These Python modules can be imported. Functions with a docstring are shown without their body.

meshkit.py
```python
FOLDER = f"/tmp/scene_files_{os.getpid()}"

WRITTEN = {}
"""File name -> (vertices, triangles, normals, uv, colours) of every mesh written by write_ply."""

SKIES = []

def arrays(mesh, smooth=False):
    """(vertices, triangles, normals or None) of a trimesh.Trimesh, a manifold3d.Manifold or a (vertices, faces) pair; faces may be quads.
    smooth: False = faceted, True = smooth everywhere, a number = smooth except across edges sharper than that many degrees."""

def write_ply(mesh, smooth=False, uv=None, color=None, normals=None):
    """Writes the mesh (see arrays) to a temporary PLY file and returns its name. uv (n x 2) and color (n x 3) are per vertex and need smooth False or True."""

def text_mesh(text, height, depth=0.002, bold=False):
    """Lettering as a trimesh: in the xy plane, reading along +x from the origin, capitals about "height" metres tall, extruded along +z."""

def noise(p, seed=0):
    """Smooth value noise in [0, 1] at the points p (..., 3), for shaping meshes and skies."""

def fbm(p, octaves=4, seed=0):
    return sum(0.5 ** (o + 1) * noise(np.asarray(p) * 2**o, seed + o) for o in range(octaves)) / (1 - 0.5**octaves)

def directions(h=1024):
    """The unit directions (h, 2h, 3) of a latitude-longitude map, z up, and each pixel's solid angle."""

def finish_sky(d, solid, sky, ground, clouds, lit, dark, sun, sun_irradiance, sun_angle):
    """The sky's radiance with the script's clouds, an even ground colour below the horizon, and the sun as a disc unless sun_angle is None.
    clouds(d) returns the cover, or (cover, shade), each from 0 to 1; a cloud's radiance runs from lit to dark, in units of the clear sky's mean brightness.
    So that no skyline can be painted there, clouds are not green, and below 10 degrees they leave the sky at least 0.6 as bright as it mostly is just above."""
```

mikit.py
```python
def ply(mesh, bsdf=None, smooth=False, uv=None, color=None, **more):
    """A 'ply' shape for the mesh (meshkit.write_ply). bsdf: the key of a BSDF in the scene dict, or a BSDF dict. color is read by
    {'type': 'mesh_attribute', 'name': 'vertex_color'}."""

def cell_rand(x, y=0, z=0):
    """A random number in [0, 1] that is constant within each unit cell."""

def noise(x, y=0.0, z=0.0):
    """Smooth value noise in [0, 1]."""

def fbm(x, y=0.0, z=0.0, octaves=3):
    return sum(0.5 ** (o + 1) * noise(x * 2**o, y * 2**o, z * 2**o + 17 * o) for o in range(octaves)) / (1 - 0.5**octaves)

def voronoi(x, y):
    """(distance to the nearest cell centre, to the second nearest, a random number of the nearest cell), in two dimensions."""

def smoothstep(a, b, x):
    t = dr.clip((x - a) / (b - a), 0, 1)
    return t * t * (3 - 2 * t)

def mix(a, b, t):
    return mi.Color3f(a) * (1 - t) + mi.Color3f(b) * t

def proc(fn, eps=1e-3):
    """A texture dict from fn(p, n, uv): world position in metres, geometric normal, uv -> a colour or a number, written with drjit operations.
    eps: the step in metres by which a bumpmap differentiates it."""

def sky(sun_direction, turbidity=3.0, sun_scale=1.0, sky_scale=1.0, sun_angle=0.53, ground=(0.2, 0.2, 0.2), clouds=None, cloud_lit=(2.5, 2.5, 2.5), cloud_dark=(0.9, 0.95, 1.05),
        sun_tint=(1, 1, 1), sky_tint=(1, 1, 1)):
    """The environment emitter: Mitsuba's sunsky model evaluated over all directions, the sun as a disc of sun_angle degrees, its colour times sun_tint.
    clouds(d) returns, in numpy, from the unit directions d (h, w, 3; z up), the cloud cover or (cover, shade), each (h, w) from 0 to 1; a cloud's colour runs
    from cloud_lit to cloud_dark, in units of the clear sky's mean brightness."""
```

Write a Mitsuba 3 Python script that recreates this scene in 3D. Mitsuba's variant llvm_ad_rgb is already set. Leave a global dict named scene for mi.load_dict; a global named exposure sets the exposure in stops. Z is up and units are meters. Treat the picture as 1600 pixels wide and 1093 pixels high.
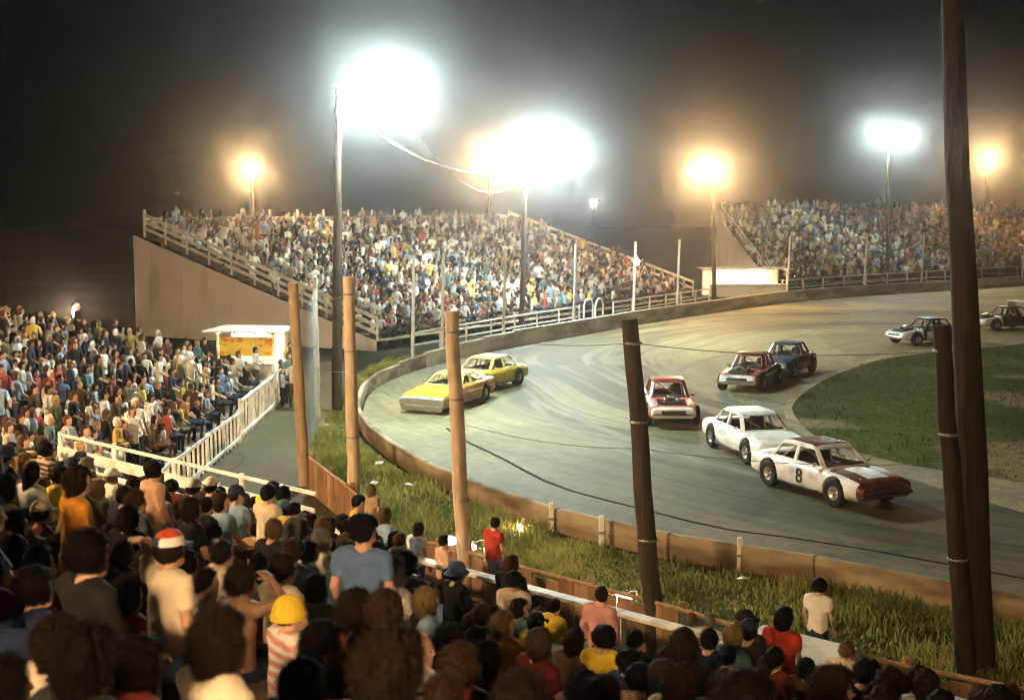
import math, random
import numpy as np, trimesh, manifold3d as m3
import drjit as dr, mitsuba as mi
import mikit, meshkit
from mikit import noise, fbm, smoothstep, mix, proc
from shapely.geometry import Polygon, LineString
T = mi.ScalarTransform4f
scene, labels = {}, {}
rng = np.random.default_rng(7)

# ------------------------------------------------------------------ camera, sky, exposure, air
EYE = np.array([0.0, 0.0, 6.9])
FPX = 2000.0                       # focal length in pixels of the 1600 wide photograph
PITCH = math.atan(220.5 / FPX)
FWD = np.array([0, math.cos(PITCH), -math.sin(PITCH)])
UPV = np.array([0, math.sin(PITCH), math.cos(PITCH)])
scene['camera'] = {'type': 'thinlens', 'fov': math.degrees(2 * math.atan(800 / FPX)), 'fov_axis': 'x',
                   'to_world': T().look_at(origin=EYE.tolist(), target=(EYE + FWD).tolist(), up=[0, 0, 1]),
                   'aperture_radius': 0.008, 'focus_distance': 36.0, 'near_clip': 0.1, 'far_clip': 1500.0,
                   'medium': {'type': 'ref', 'id': 'haze_air'}}
exposure = 9.35
scene['night_sky'] = mikit.sky((0.1, -1.0, 0.06), turbidity=4, sun_scale=0.0, sky_scale=0.000001, ground=(0.05, 0.05, 0.05), sky_tint=(1.0, 0.95, 0.85))
scene['night_sky']['sampling_weight'] = 0.05
scene['haze_air'] = {'type': 'homogeneous', 'albedo': 0.95, 'sigma_t': 0.00088, 'phase': {'type': 'hg', 'g': 0.965}}
COOL, WARM = np.array([0.80, 1.0, 0.97]), np.array([1.0, 0.62, 0.28])

def ray(px, py):
    d = FWD + (px - 800) / FPX * np.array([1.0, 0, 0]) + (546.5 - py) / FPX * UPV
    return d / np.linalg.norm(d)

def at(px, py, z=0.0):             # where that line of sight meets the level z
    d = ray(px, py)
    return EYE + d * (z - EYE[2]) / d[2]

def at_y(px, py, y):
    d = ray(px, py)
    return EYE + d * y / d[1]

def pix(p):
    q = np.asarray(p, float) - EYE
    f = q @ FWD
    return 800 + FPX * q[..., 0] / f, 546.5 - FPX * (q @ UPV) / f

# ------------------------------------------------------------------ helpers
counts = {}
def numbered(base):
    n = counts.get(base, -1) + 1
    counts[base] = n
    return base if n == 0 else f'{base}_{n:03d}'

def tag(key, label=None, cat=None, group=None, kind=None):
    d = labels.setdefault(key, {})
    for k, v in (('label', label), ('category', cat), ('group', group), ('kind', kind)):
        if v: d[k] = v

def thing(name, label, cat, group=None):
    key = numbered(name)
    tag(key, label, cat, group)
    return key

def obj(name, mesh, bsdf, parent=None, smooth=False, color=None, to_world=None, shape=None, **more):
    key = numbered((parent + '__' if parent else '') + name)
    d = dict(shape) if shape else mikit.ply(mesh, bsdf, smooth=smooth, color=color, **more)
    if shape and bsdf: d['bsdf'] = {'type': 'ref', 'id': bsdf}
    if to_world is not None: d['to_world'] = T(to_world)
    scene[key] = d
    return key

def struct(name, mesh, bsdf, label=None, **kw):
    key = obj(name, mesh, bsdf, **kw)
    tag(key, label, None, None, 'structure')
    return key

def cat_mesh(ms):
    vs, fs, n = [], [], 0
    for m in ms:
        v, f, _ = meshkit.arrays(m)
        vs.append(v); fs.append(f + n); n += len(v)
    return np.vstack(vs), np.vstack(fs)

def box(size, c=(0, 0, 0), R=None):
    m = trimesh.creation.box(size)
    if R is not None: m.apply_transform(R)
    m.apply_translation(c)
    return m

def cbox(size, c=(0, 0, 0), b=0.01):      # box with bevelled edges
    s = np.asarray(size) / 2
    b = min(b, s.min() * 0.45)
    v = np.array([[x * (s[0] - b * (k != 0)), y * (s[1] - b * (k != 1)), z * (s[2] - b * (k != 2))] for k in range(3) for x in (-1, 1) for y in (-1, 1) for z in (-1, 1)])
    m = trimesh.convex.convex_hull(v)
    m.apply_translation(c)
    return m

def frame(d, up=(0, 0, 1)):
    d = np.asarray(d, float); d = d / np.linalg.norm(d)
    up = np.asarray(up, float)
    if abs(d @ up) > 0.98 * np.linalg.norm(up): up = np.array([0, 1.0, 0])
    x = np.cross(d, up); x /= np.linalg.norm(x)
    z = np.cross(x, d)
    return np.stack([x, d, z], 1)           # columns: right, along, up

def beam(a, b, w, h, bev=0.006, up=(0, 0, 1)):
    a, b = np.asarray(a, float), np.asarray(b, float)
    m = cbox((w, np.linalg.norm(b - a), h), b=bev)
    M = np.eye(4); M[:3, :3] = frame(b - a, up); M[:3, 3] = (a + b) / 2
    m.apply_transform(M)
    return m

def tube(pts, radii, sides=8, cap=True):
    p = np.asarray(pts, float)
    r = np.broadcast_to(np.asarray(radii, float), (len(p),))
    t = np.gradient(p, axis=0); t /= np.linalg.norm(t, axis=1, keepdims=True) + 1e-12
    a = np.cross(t, np.where(np.abs(t[:, 2:]) < 0.9, [0, 0, 1.0], [1.0, 0, 0])); a /= np.linalg.norm(a, axis=1, keepdims=True) + 1e-12
    b = np.cross(t, a); ang = np.arange(sides) * 2 * np.pi / sides
    v = p[:, None] + r[:, None, None] * (np.cos(ang)[None, :, None] * a[:, None] + np.sin(ang)[None, :, None] * b[:, None])
    i, j = np.meshgrid(np.arange(len(p) - 1), np.arange(sides), indexing='ij')
    q = np.stack([i * sides + j, i * sides + (j + 1) % sides, (i + 1) * sides + (j + 1) % sides, (i + 1) * sides + j], -1).reshape(-1, 4)
    f = np.vstack([q[:, [0, 1, 2]], q[:, [0, 2, 3]]]); v = v.reshape(-1, 3)
    if cap:
        n = len(v); v = np.vstack([v, p[0], p[-1]]); k = np.arange(sides); e = (len(p) - 1) * sides
        f = np.vstack([f, np.stack([k * 0 + n, (k + 1) % sides, k], 1), np.stack([k * 0 + n + 1, e + k, e + (k + 1) % sides], 1)])
    return v, f

def revolve(prof, sides=20):               # profile (r, z) turned about z
    prof = np.asarray(prof, float); ang = np.arange(sides) * 2 * np.pi / sides
    v = np.stack([prof[:, None, 0] * np.cos(ang), prof[:, None, 0] * np.sin(ang), prof[:, None, 1] + 0 * ang], -1).reshape(-1, 3)
    i, j = np.meshgrid(np.arange(len(prof) - 1), np.arange(sides), indexing='ij')
    q = np.stack([i * sides + j, i * sides + (j + 1) % sides, (i + 1) * sides + (j + 1) % sides, (i + 1) * sides + j], -1).reshape(-1, 4)
    return v, np.vstack([q[:, [0, 1, 2]], q[:, [0, 2, 3]]])

def place(mesh, R=None, t=(0, 0, 0)):
    v, f, _ = meshkit.arrays(mesh)
    if R is not None: v = v @ np.asarray(R).T
    return v + np.asarray(t), f

def rotz(a):
    c, s = math.cos(a), math.sin(a)
    return np.array([[c, -s, 0], [s, c, 0], [0, 0, 1.0]])

def rotx(a):
    c, s = math.cos(a), math.sin(a)
    return np.array([[1.0, 0, 0], [0, c, -s], [0, s, c]])

def mat(R, t, s=1.0):
    M = np.eye(4); M[:3, :3] = np.asarray(R) * s; M[:3, 3] = t
    return M

def sheet(poly, z):
    v, f = trimesh.creation.triangulate_polygon(poly, engine='earcut')
    v = np.column_stack([v, np.full(len(v), z)])
    n = np.cross(v[f[:, 1]] - v[f[:, 0]], v[f[:, 2]] - v[f[:, 0]])[:, 2]
    f = np.where((n < 0)[:, None], f[:, ::-1], f)
    return v, f

def spline(pts, step):
    p = np.asarray(pts, float)
    q = np.vstack([2 * p[0] - p[1], p, 2 * p[-1] - p[-2]])
    out = []
    for i in range(1, len(q) - 2):
        n = max(2, int(np.linalg.norm(q[i + 1] - q[i]) / (step / 4)))
        t = np.linspace(0, 1, n, endpoint=False)[:, None]
        a, b, c, d = q[i - 1], q[i], q[i + 1], q[i + 2]
        out.append(0.5 * (2 * b + (c - a) * t + (2 * a - 5 * b + 4 * c - d) * t ** 2 + (3 * b - a - 3 * c + d) * t ** 3))
    out = np.vstack(out + [p[-1:]])
    s = np.concatenate([[0], np.cumsum(np.linalg.norm(np.diff(out, axis=0), axis=1))])
    k = np.linspace(0, s[-1], max(2, int(s[-1] / step) + 1))
    return np.stack([np.interp(k, s, out[:, i]) for i in range(out.shape[1])], 1)

def offset(line, d):                       # to the left of travel
    t = np.gradient(line[:, :2], axis=0); t /= np.linalg.norm(t, axis=1, keepdims=True)
    o = line.copy(); o[:, :2] += d * np.stack([-t[:, 1], t[:, 0]], 1)
    return o

# ------------------------------------------------------------------ materials
def mat_def(name, **k):
    scene[name] = {'type': 'twosided', 'bsdf': k}
    return name

def plain(name, rgb, rough=0.6, spec=0.4, metallic=0.0, **k):
    return mat_def(name, type='principled', base_color={'type': 'rgb', 'value': list(map(float, rgb))}, roughness=float(rough), specular=float(spec), metallic=float(metallic), **k)

def textured(name, fn, rough=0.7, spec=0.3, bump=None, scale=1.0):
    b = {'type': 'principled', 'base_color': proc(fn), 'roughness': float(rough), 'specular': float(spec)}
    scene[name] = {'type': 'twosided', 'bsdf': {'type': 'bumpmap', 'arbitrary': proc(bump, eps=0.01), 'scale': scale, 'bsdf': b} if bump else b}
    return name

TURN = np.array([24.0, 55.0])              # set again below from the track's edge
def asphalt_fn(p, n, uv):
    r = dr.sqrt(dr.square(p.x - TURN[0]) + dr.square((p.y - TURN[1]) * 0.80))
    a = dr.atan2((p.y - TURN[1]) * 0.80, p.x - TURN[0])
    wob = (fbm(p.x * 0.06, p.y * 0.06, 0, 2) - 0.5) * 5.0
    rr = r + wob
    g = noise(rr * 0.8, a * 1.5, 3.0) * 0.36 + noise(rr * 2.7, a * 2.5, 9.0) * 0.38 + noise(rr * 6.5, a * 3.5, 5.0) * 0.26
    near_dim = smoothstep(0.0, 14.0, float(TURN[1]) - 14.0 - p.y)  # near end of the track dimmed in its colour, as lamplight falls off there
    lane = smoothstep(13.0, 17.0, rr) * (1 - smoothstep(22.0, 27.0, rr)) * (1 - near_dim)
    dark = dr.clip(lane * (0.30 + 0.9 * smoothstep(0.36, 0.70, g)) + 0.30 * smoothstep(0.42, 0.72, g) + near_dim * (1 - smoothstep(27.0, 31.0, rr)) * (0.72 + 0.25 * smoothstep(0.4, 0.6, g)), 0, 1)
    blot = fbm(p.x * 0.35, p.y * 0.35, 0, 4)
    fine = fbm(p.x * 5, p.y * 5, 1.0, 3)
    base = mix((0.172, 0.148, 0.072), (0.280, 0.246, 0.124), blot) * (0.75 + 0.5 * fine)
    patch = smoothstep(0.60, 0.66, noise(p.x * 0.22 + 5, p.y * 0.16)) * 0.18
    return base * (1 - 0.66 * dark) * (1 - 0.42 * near_dim) * (1 - patch)
textured('asphalt', asphalt_fn, 0.72, 0.3)

def dirt_fn(p, n, uv):
    b = fbm(p.x * 0.5, p.y * 0.5, 0, 4)
    f = fbm(p.x * 7, p.y * 7, 2, 3)
    return mix((0.16, 0.125, 0.075), (0.34, 0.28, 0.17), b) * (0.7 + 0.6 * f)
textured('dirt', dirt_fn, 0.9, 0.1)

def turf_fn(p, n, uv):
    b = fbm(p.x * 0.3, p.y * 0.3, 0, 4)
    f = fbm(p.x * 6, p.y * 6, 2, 3)
    bare = smoothstep(0.56, 0.7, fbm(p.x * 0.22 + 9, p.y * 0.22, 5, 3))
    return mix(mix((0.028, 0.036, 0.009), (0.085, 0.085, 0.022), b), (0.20, 0.16, 0.085), bare * 0.7) * (0.5 + 1.0 * f)
textured('turf', turf_fn, 0.95, 0.05)
textured('far_ground', lambda p, n, uv: mix((0.012, 0.014, 0.008), (0.035, 0.034, 0.022), fbm(p.x * 0.15, p.y * 0.15, 0, 4)), 0.95, 0.02)

def path_fn(p, n, uv):
    b = fbm(p.x * 0.4, p.y * 0.4, 0, 4)
    f = fbm(p.x * 8, p.y * 8, 2, 3)
    crack = 1 - smoothstep(0.0, 0.02, dr.abs(noise(p.x * 0.35, p.y * 0.35, 7) - 0.5))
    return mix((0.044, 0.036, 0.017), (0.094, 0.080, 0.038), b) * (0.75 + 0.5 * f) * (1 - 0.5 * crack)
textured('path_paving', path_fn, 0.85, 0.2)

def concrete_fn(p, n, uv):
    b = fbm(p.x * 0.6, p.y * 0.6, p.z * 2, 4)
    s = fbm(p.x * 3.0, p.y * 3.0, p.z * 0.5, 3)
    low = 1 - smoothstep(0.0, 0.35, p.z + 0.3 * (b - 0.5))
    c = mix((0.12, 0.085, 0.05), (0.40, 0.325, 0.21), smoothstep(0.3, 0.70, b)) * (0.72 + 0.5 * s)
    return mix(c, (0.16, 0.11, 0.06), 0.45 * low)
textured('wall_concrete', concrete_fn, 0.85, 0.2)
def lamplit_fn(p, n, uv):
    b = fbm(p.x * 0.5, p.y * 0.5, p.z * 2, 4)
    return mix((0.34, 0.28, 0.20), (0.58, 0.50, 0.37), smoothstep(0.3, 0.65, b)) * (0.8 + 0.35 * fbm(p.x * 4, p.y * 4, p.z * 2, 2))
textured('wall_pale', lamplit_fn, 0.85, 0.2)  # lighter copy of the wall concrete: lamplight painted into the far blocks

def wood(name, a, b, rough=0.8, ax='z', fr=1.0):
    def fn(p, n, uv):
        u, v, w = (p.x, p.y, p.z) if ax == 'z' else (p.x, p.z, p.y)
        g = noise(u * 40 * fr, v * 40 * fr, w * 1.3)
        k = fbm(u * 1.4, v * 1.4, w * 0.7, 3)
        d = fbm(u * 9, v * 9, w * 3, 2)
        return mix(a, b, dr.clip(0.55 * g + 0.6 * k - 0.1, 0, 1)) * (0.7 + 0.55 * d)
    return textured(name, fn, rough, 0.2)
wood('pole_wood', (0.27, 0.18, 0.10), (0.50, 0.36, 0.21))
wood('pale_pole_wood', (0.44, 0.33, 0.21), (0.68, 0.54, 0.37))
wood('dark_pole_wood', (0.034, 0.026, 0.017), (0.10, 0.075, 0.048))
wood('plank_wood', (0.14, 0.075, 0.035), (0.34, 0.19, 0.09))
wood('plank_wood_pale', (0.24, 0.14, 0.065), (0.44, 0.28, 0.15))
wood('bench_wood', (0.12, 0.09, 0.06), (0.26, 0.20, 0.13), ax='y')
def board_fn(p, n, uv):
    b = fbm(p.x * 0.5, p.y * 0.5, p.z * 0.6, 4)
    d = smoothstep(0.55, 0.75, fbm(p.x * 1.6, p.y * 1.6, p.z * 0.35, 3))
    return mix(mix((0.66, 0.56, 0.43), (0.76, 0.67, 0.53), b), (0.46, 0.37, 0.26), d * 0.5)
textured('stand_board', board_fn, 0.8, 0.2)
wood('rail_board', (0.55, 0.50, 0.40), (0.74, 0.68, 0.56), fr=0.3)
wood('black_pole_wood', (0.016, 0.011, 0.007), (0.045, 0.031, 0.02))
wood('dark_panel', (0.03, 0.04, 0.05), (0.08, 0.09, 0.10))

def whitepaint_fn(p, n, uv):
    b = fbm(p.x * 3, p.y * 3, p.z * 3, 3)
    return mix((0.52, 0.49, 0.40), (0.80, 0.78, 0.69), smoothstep(0.25, 0.55, b))
textured('white_paint', whitepaint_fn, 0.55, 0.4)
plain('metal_grey', (0.28, 0.28, 0.27), 0.5, 0.5, 0.6)
plain('dark_steel', (0.05, 0.05, 0.05), 0.5, 0.5, 0.3)
plain('cable_rubber', (0.16, 0.16, 0.15), 0.5)
plain('tar', (0.030, 0.030, 0.026), 1.0, 0.0)
plain('lens_glass', (0.9, 0.9, 0.88), 0.3)
scene['vertex_tint'] = {'type': 'twosided', 'bsdf': {'type': 'principled', 'base_color': {'type': 'mesh_attribute', 'name': 'vertex_color'}, 'roughness': 0.8, 'specular': 0.2}}
scene['leaf_tint'] = {'type': 'principledthin', 'base_color': {'type': 'mesh_attribute', 'name': 'vertex_color'}, 'roughness': 0.7, 'diff_trans': 1.0, 'spec_trans': 0.0}
# ------------------------------------------------------------------ the setting: track, walls, verge, infield
OUT_PX = [(1600, 970), (1200, 890), (960, 850), (720, 770), (600, 700), (567, 650), (598, 600), (720, 560), (900, 525), (1100, 491), (1300, 466), (1600, 446)]
outer_pts = [at(*q)[:2] for q in OUT_PX]
d0, d1 = outer_pts[0] - outer_pts[1], outer_pts[-1] - outer_pts[-2]
outer_pts = [outer_pts[0] + 5.5 * d0] + outer_pts + [outer_pts[-1] + 2.2 * d1]
OUTER = spline(outer_pts, 1.5)                     # runs from the near right, round the turn, to the far right
IN_PX = [(1700, 830), (1450, 757), (1330, 716), (1238, 668), (1232, 625), (1300, 580), (1400, 552), (1600, 532)]
inner_pts = [at(*q)[:2] for q in IN_PX]
e0, e1 = inner_pts[0] - inner_pts[1], inner_pts[-1] - inner_pts[-2]
INNER = spline([inner_pts[0] + 6 * e0] + inner_pts + [inner_pts[-1] + 5 * e1], 1.5)
TURN[:] = np.mean([inner_pts[4], inner_pts[-1]], axis=0) * [1, 1] + [4, 0]

th = np.linspace(0, 2 * np.pi, 97)[:-1]
struct('ground', sheet(Polygon(np.stack([420 * np.cos(th), 60 + 420 * np.sin(th)], 1)), -0.03), 'far_ground', 'dark rough ground around the race track')
asph = Polygon(np.vstack([OUTER, [[260, OUTER[-1][1]], [260, OUTER[0][1] - 30]]])).buffer(0)
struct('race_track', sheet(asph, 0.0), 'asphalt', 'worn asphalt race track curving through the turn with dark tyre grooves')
apron = Polygon(np.vstack([INNER, [[240, INNER[-1][1]], [240, INNER[0][1]]]])).buffer(0)
struct('infield_dirt', sheet(apron, 0.005), 'dirt', 'bare tan dirt at the inner edge of the turn')
gr_px = [(1700, 770), (1520, 742), (1400, 722), (1290, 690), (1246, 655), (1243, 626), (1305, 586), (1405, 557), (1600, 537)]
gp = [at(*q)[:2] for q in gr_px]
GRASS = spline([gp[0] + 5 * (gp[0] - gp[1])] + gp + [gp[-1] + 4 * (gp[-1] - gp[-2])], 1.5)
infield = Polygon(np.vstack([GRASS, [[220, GRASS[-1][1]], [220, GRASS[0][1]]]])).buffer(0)
struct('infield', sheet(infield, 0.010), 'turf', 'green grass infield inside the turn')

# the tar line that follows the outer edge of the asphalt
seam = offset(OUTER, -2.6)
seam = seam[(seam[:, 1] < 41)]
seam[:, :2] += np.stack([0.10 * np.sin(np.arange(len(seam)) * 0.9), 0.10 * np.cos(np.arange(len(seam)) * 1.3)], 1)
sl = LineString(seam).buffer(0.05)
struct('tar_seam', sheet(sl, 0.004), 'tar', 'dark sealed joint in the asphalt along the near edge of the track')
# skid marks: thin rubber streaks following the turn
skid = []
for k in range(15):
    off = rng.uniform(-13.5, -4.5); a = rng.integers(20, 92); n = rng.integers(5, 16)
    ln = offset(OUTER, off)[a:a + n]
    if len(ln) > 3:
        ln = ln + np.linspace(0, rng.uniform(-0.8, 0.8), len(ln))[:, None] * np.array([1, 0.3])
        skid.append(LineString(ln).buffer(rng.uniform(0.10, 0.26)))
plain('rubber_mark', (0.125, 0.118, 0.074), 0.7)
struct('skid_marks', cat_mesh([sheet(s, 0.0035 + 0.0002 * i) for i, s in enumerate(skid)]), 'rubber_mark', 'dark rubber streaks left by tyres through the turn')
labels['skid_marks']['kind'] = 'stuff'

# low wall along the outside of the track, built of cast pieces
wall = thing('track_wall', 'low tan concrete wall running round the outside of the whole turn', 'wall')
step = 2
for i in range(0, len(OUTER) - step, step):
    a, b = OUTER[i], OUTER[i + step]
    if a[1] > 140 or a[0] > 60: continue
    o = offset(OUTER, 0.16)
    a, b = o[i], o[i + step]
    h = 0.50 if a[1] < 48 else 0.46 + 0.39 * min(1, (a[1] - 48) / 16)
    g = (b - a) / np.linalg.norm(b - a) * 0.008
    j = rng.normal(0, 0.012, 2)
    m = beam([*(a + g), h / 2 - 0.02], [*(b - g), h / 2 - 0.02 + j[0] * 0.4], 0.17, h + 0.04 + j[1], 0.03)
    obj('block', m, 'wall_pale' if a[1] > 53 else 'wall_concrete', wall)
# little white marker posts on the wall
for i, (px, py) in enumerate([(820, 815), (945, 850), (1115, 895)]):
    p = at(px, py, 0.3); o = offset(OUTER, 0.33)
    q = o[np.argmin(np.linalg.norm(o - p[:2], axis=1))]
    words = ['above the weeds left of the round lamp', 'third from the tall dark post', 'nearest right of the dark fence post', 'behind the pale fence post', 'above the two people at the front', 'near the big dark pole'][i]
    k = thing('marker_post', f'short white marker post on the track wall, {words}', 'post', 'white marker posts on the near track wall')
    obj('post', cbox((0.11, 0.08, 0.68), (*q, 0.31), 0.015), 'white_paint', k)
    obj('bracket', cbox((0.16, 0.14, 0.05), (q[0], q[1], 0.30), 0.01), 'metal_grey', k)

# plank wall along the walkway in front of the near stand
PW_PX = [(483, 717), (515, 742), (553, 772), (610, 838), (680, 853), (750, 871), (825, 892), (900, 912), (975, 932), (1050, 952), (1140, 979), (1240, 1004), (1360, 1033), (1500, 1062), (1640, 1090)]
PW = spline([at(x, y, 0.8)[:2] for x, y in PW_PX], 0.6)
pw = thing('plank_wall', 'brown board wall between the weedy verge and the spectators', 'wall')
for i in range(len(PW) - 1):
    a, b = PW[i], PW[i + 1]
    g = (b - a) / np.linalg.norm(b - a)
    h = 0.78 + rng.normal(0, 0.018)
    darkp = abs(pix([*(a + b) / 2, 0.6])[0] - 1095) < 50
    nb = 2
    for k in range(nb):
        p, q = a + (b - a) * k / nb + g * 0.006, a + (b - a) * (k + 1) / nb - g * 0.006
        off = np.array([-g[1], g[0]]) * rng.normal(0, 0.006)
        hh = h + rng.normal(0, 0.012)
        obj('board', beam([*(p + off), hh / 2], [*(q + off), hh / 2], 0.03, hh, 0.004), 'dark_panel' if darkp else ('plank_wood', 'plank_wood', 'plank_wood_pale')[rng.integers(3)], pw)
    if i % 3 == 0:
        s = np.array([-g[1], g[0]]) * 0.09
        obj('post', cbox((0.10, 0.10, 0.95), (*(a + s), 0.46), 0.01), 'plank_wood', pw)
cap = tube(np.column_stack([PW, np.full(len(PW), 0.845)]), 0.035, 6)
obj('top_rail', cap, 'plank_wood_pale', pw)

# weeds on the verge between the two walls
o_in = offset(OUTER, 0.35)
o_in = o_in[(o_in[:, 1] < 62) & (o_in[:, 1] > 8)]
left_px = [(600, 560), (540, 600), (500, 660), (478, 700)]
verge_poly = Polygon(np.vstack([o_in, [at(x, y)[:2] for x, y in left_px], PW[:, :2], [[10, 10]]])).buffer(0)
struct('verge', sheet(verge_poly if verge_poly.geom_type == 'Polygon' else max(verge_poly.geoms, key=lambda g: g.area), -0.006), 'turf', 'weedy strip of earth outside the track wall')

def blades(poly, n, hmin, hmax, width, dark, pale, seed, dens=None, lean=0.45):
    r = np.random.default_rng(seed)
    x0, y0, x1, y1 = poly.bounds
    import shapely
    P = np.zeros((0, 2))
    while len(P) < n:
        c = np.stack([r.uniform(x0, x1, n * 2), r.uniform(y0, y1, n * 2)], 1)
        keep = shapely.contains_xy(poly, c[:, 0], c[:, 1])
        if dens is not None: keep &= r.uniform(size=len(c)) < dens(c)
        P = np.vstack([P, c[keep]])
    P = P[:n]
    cl = meshkit.fbm(np.column_stack([P * 0.55, P[:, 0] * 0]), 3, seed)
    h = (hmin + (hmax - hmin) * np.clip((cl - 0.3) * 2.2, 0, 1)) * r.uniform(0.5, 1.15, n)
    a = r.uniform(0, 2 * np.pi, n); ln = r.uniform(0.05, lean, n) * h; b = a + r.normal(0, 1.2, n)
    wv = np.stack([np.cos(a), np.sin(a), 0 * a], 1) * (width * r.uniform(0.6, 1.4, n))[:, None] / 2
    base = np.column_stack([P, np.zeros(n)])
    mid = base + np.column_stack([np.cos(b) * ln * 0.4, np.sin(b) * ln * 0.4, h * 0.6])
    tip = base + np.column_stack([np.cos(b) * ln, np.sin(b) * ln, h])
    v = np.stack([base - wv, base + wv, mid + wv * 0.8, mid - wv * 0.8, tip], 1).reshape(-1, 3)
    k = np.arange(n)[:, None] * 5
    f = np.vstack([k + [0, 1, 2], k + [0, 2, 3], k + [3, 2, 4]])
    t = np.clip(0.15 + 0.9 * (meshkit.fbm(np.column_stack([P * 0.9, P[:, 0] * 0 + 4]), 3, seed + 5) - 0.25) + r.normal(0, 0.16, n), 0, 1)
    col = np.asarray(dark) * (1 - t[:, None]) + np.asarray(pale) * t[:, None]
    return (v, f), np.repeat(col, 5, axis=0)

vp = verge_poly if verge_poly.geom_type == 'Polygon' else max(verge_poly.geoms, key=lambda g: g.area)
m, c = blades(vp.buffer(-0.12), 68000, 0.06, 0.36, 0.026, (0.075, 0.095, 0.018), (0.56, 0.47, 0.13), 3, dens=lambda c: np.clip(0.25 + 2.2 * (meshkit.fbm(np.column_stack([c * 0.45, c[:, 0] * 0]), 3, 77) - 0.32), 0.08, 1), lean=0.8)
obj('weeds', m, 'leaf_tint', color=c)
tag('weeds', 'tall green weeds growing between the board wall and the track wall', 'weeds', kind='stuff')
near_in = infield.intersection(Polygon([(5, 25), (60, 25), (60, 75), (5, 75)]))
near_in = near_in if near_in.geom_type == 'Polygon' else max(near_in.geoms, key=lambda g: g.area)
m, c = blades(near_in, 36000, 0.05, 0.16, 0.035, (0.035, 0.045, 0.010), (0.12, 0.115, 0.03), 11)
obj('infield_grass', m, 'leaf_tint', color=c)
tag('infield_grass', 'short green grass of the infield', 'grass', kind='stuff')
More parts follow.
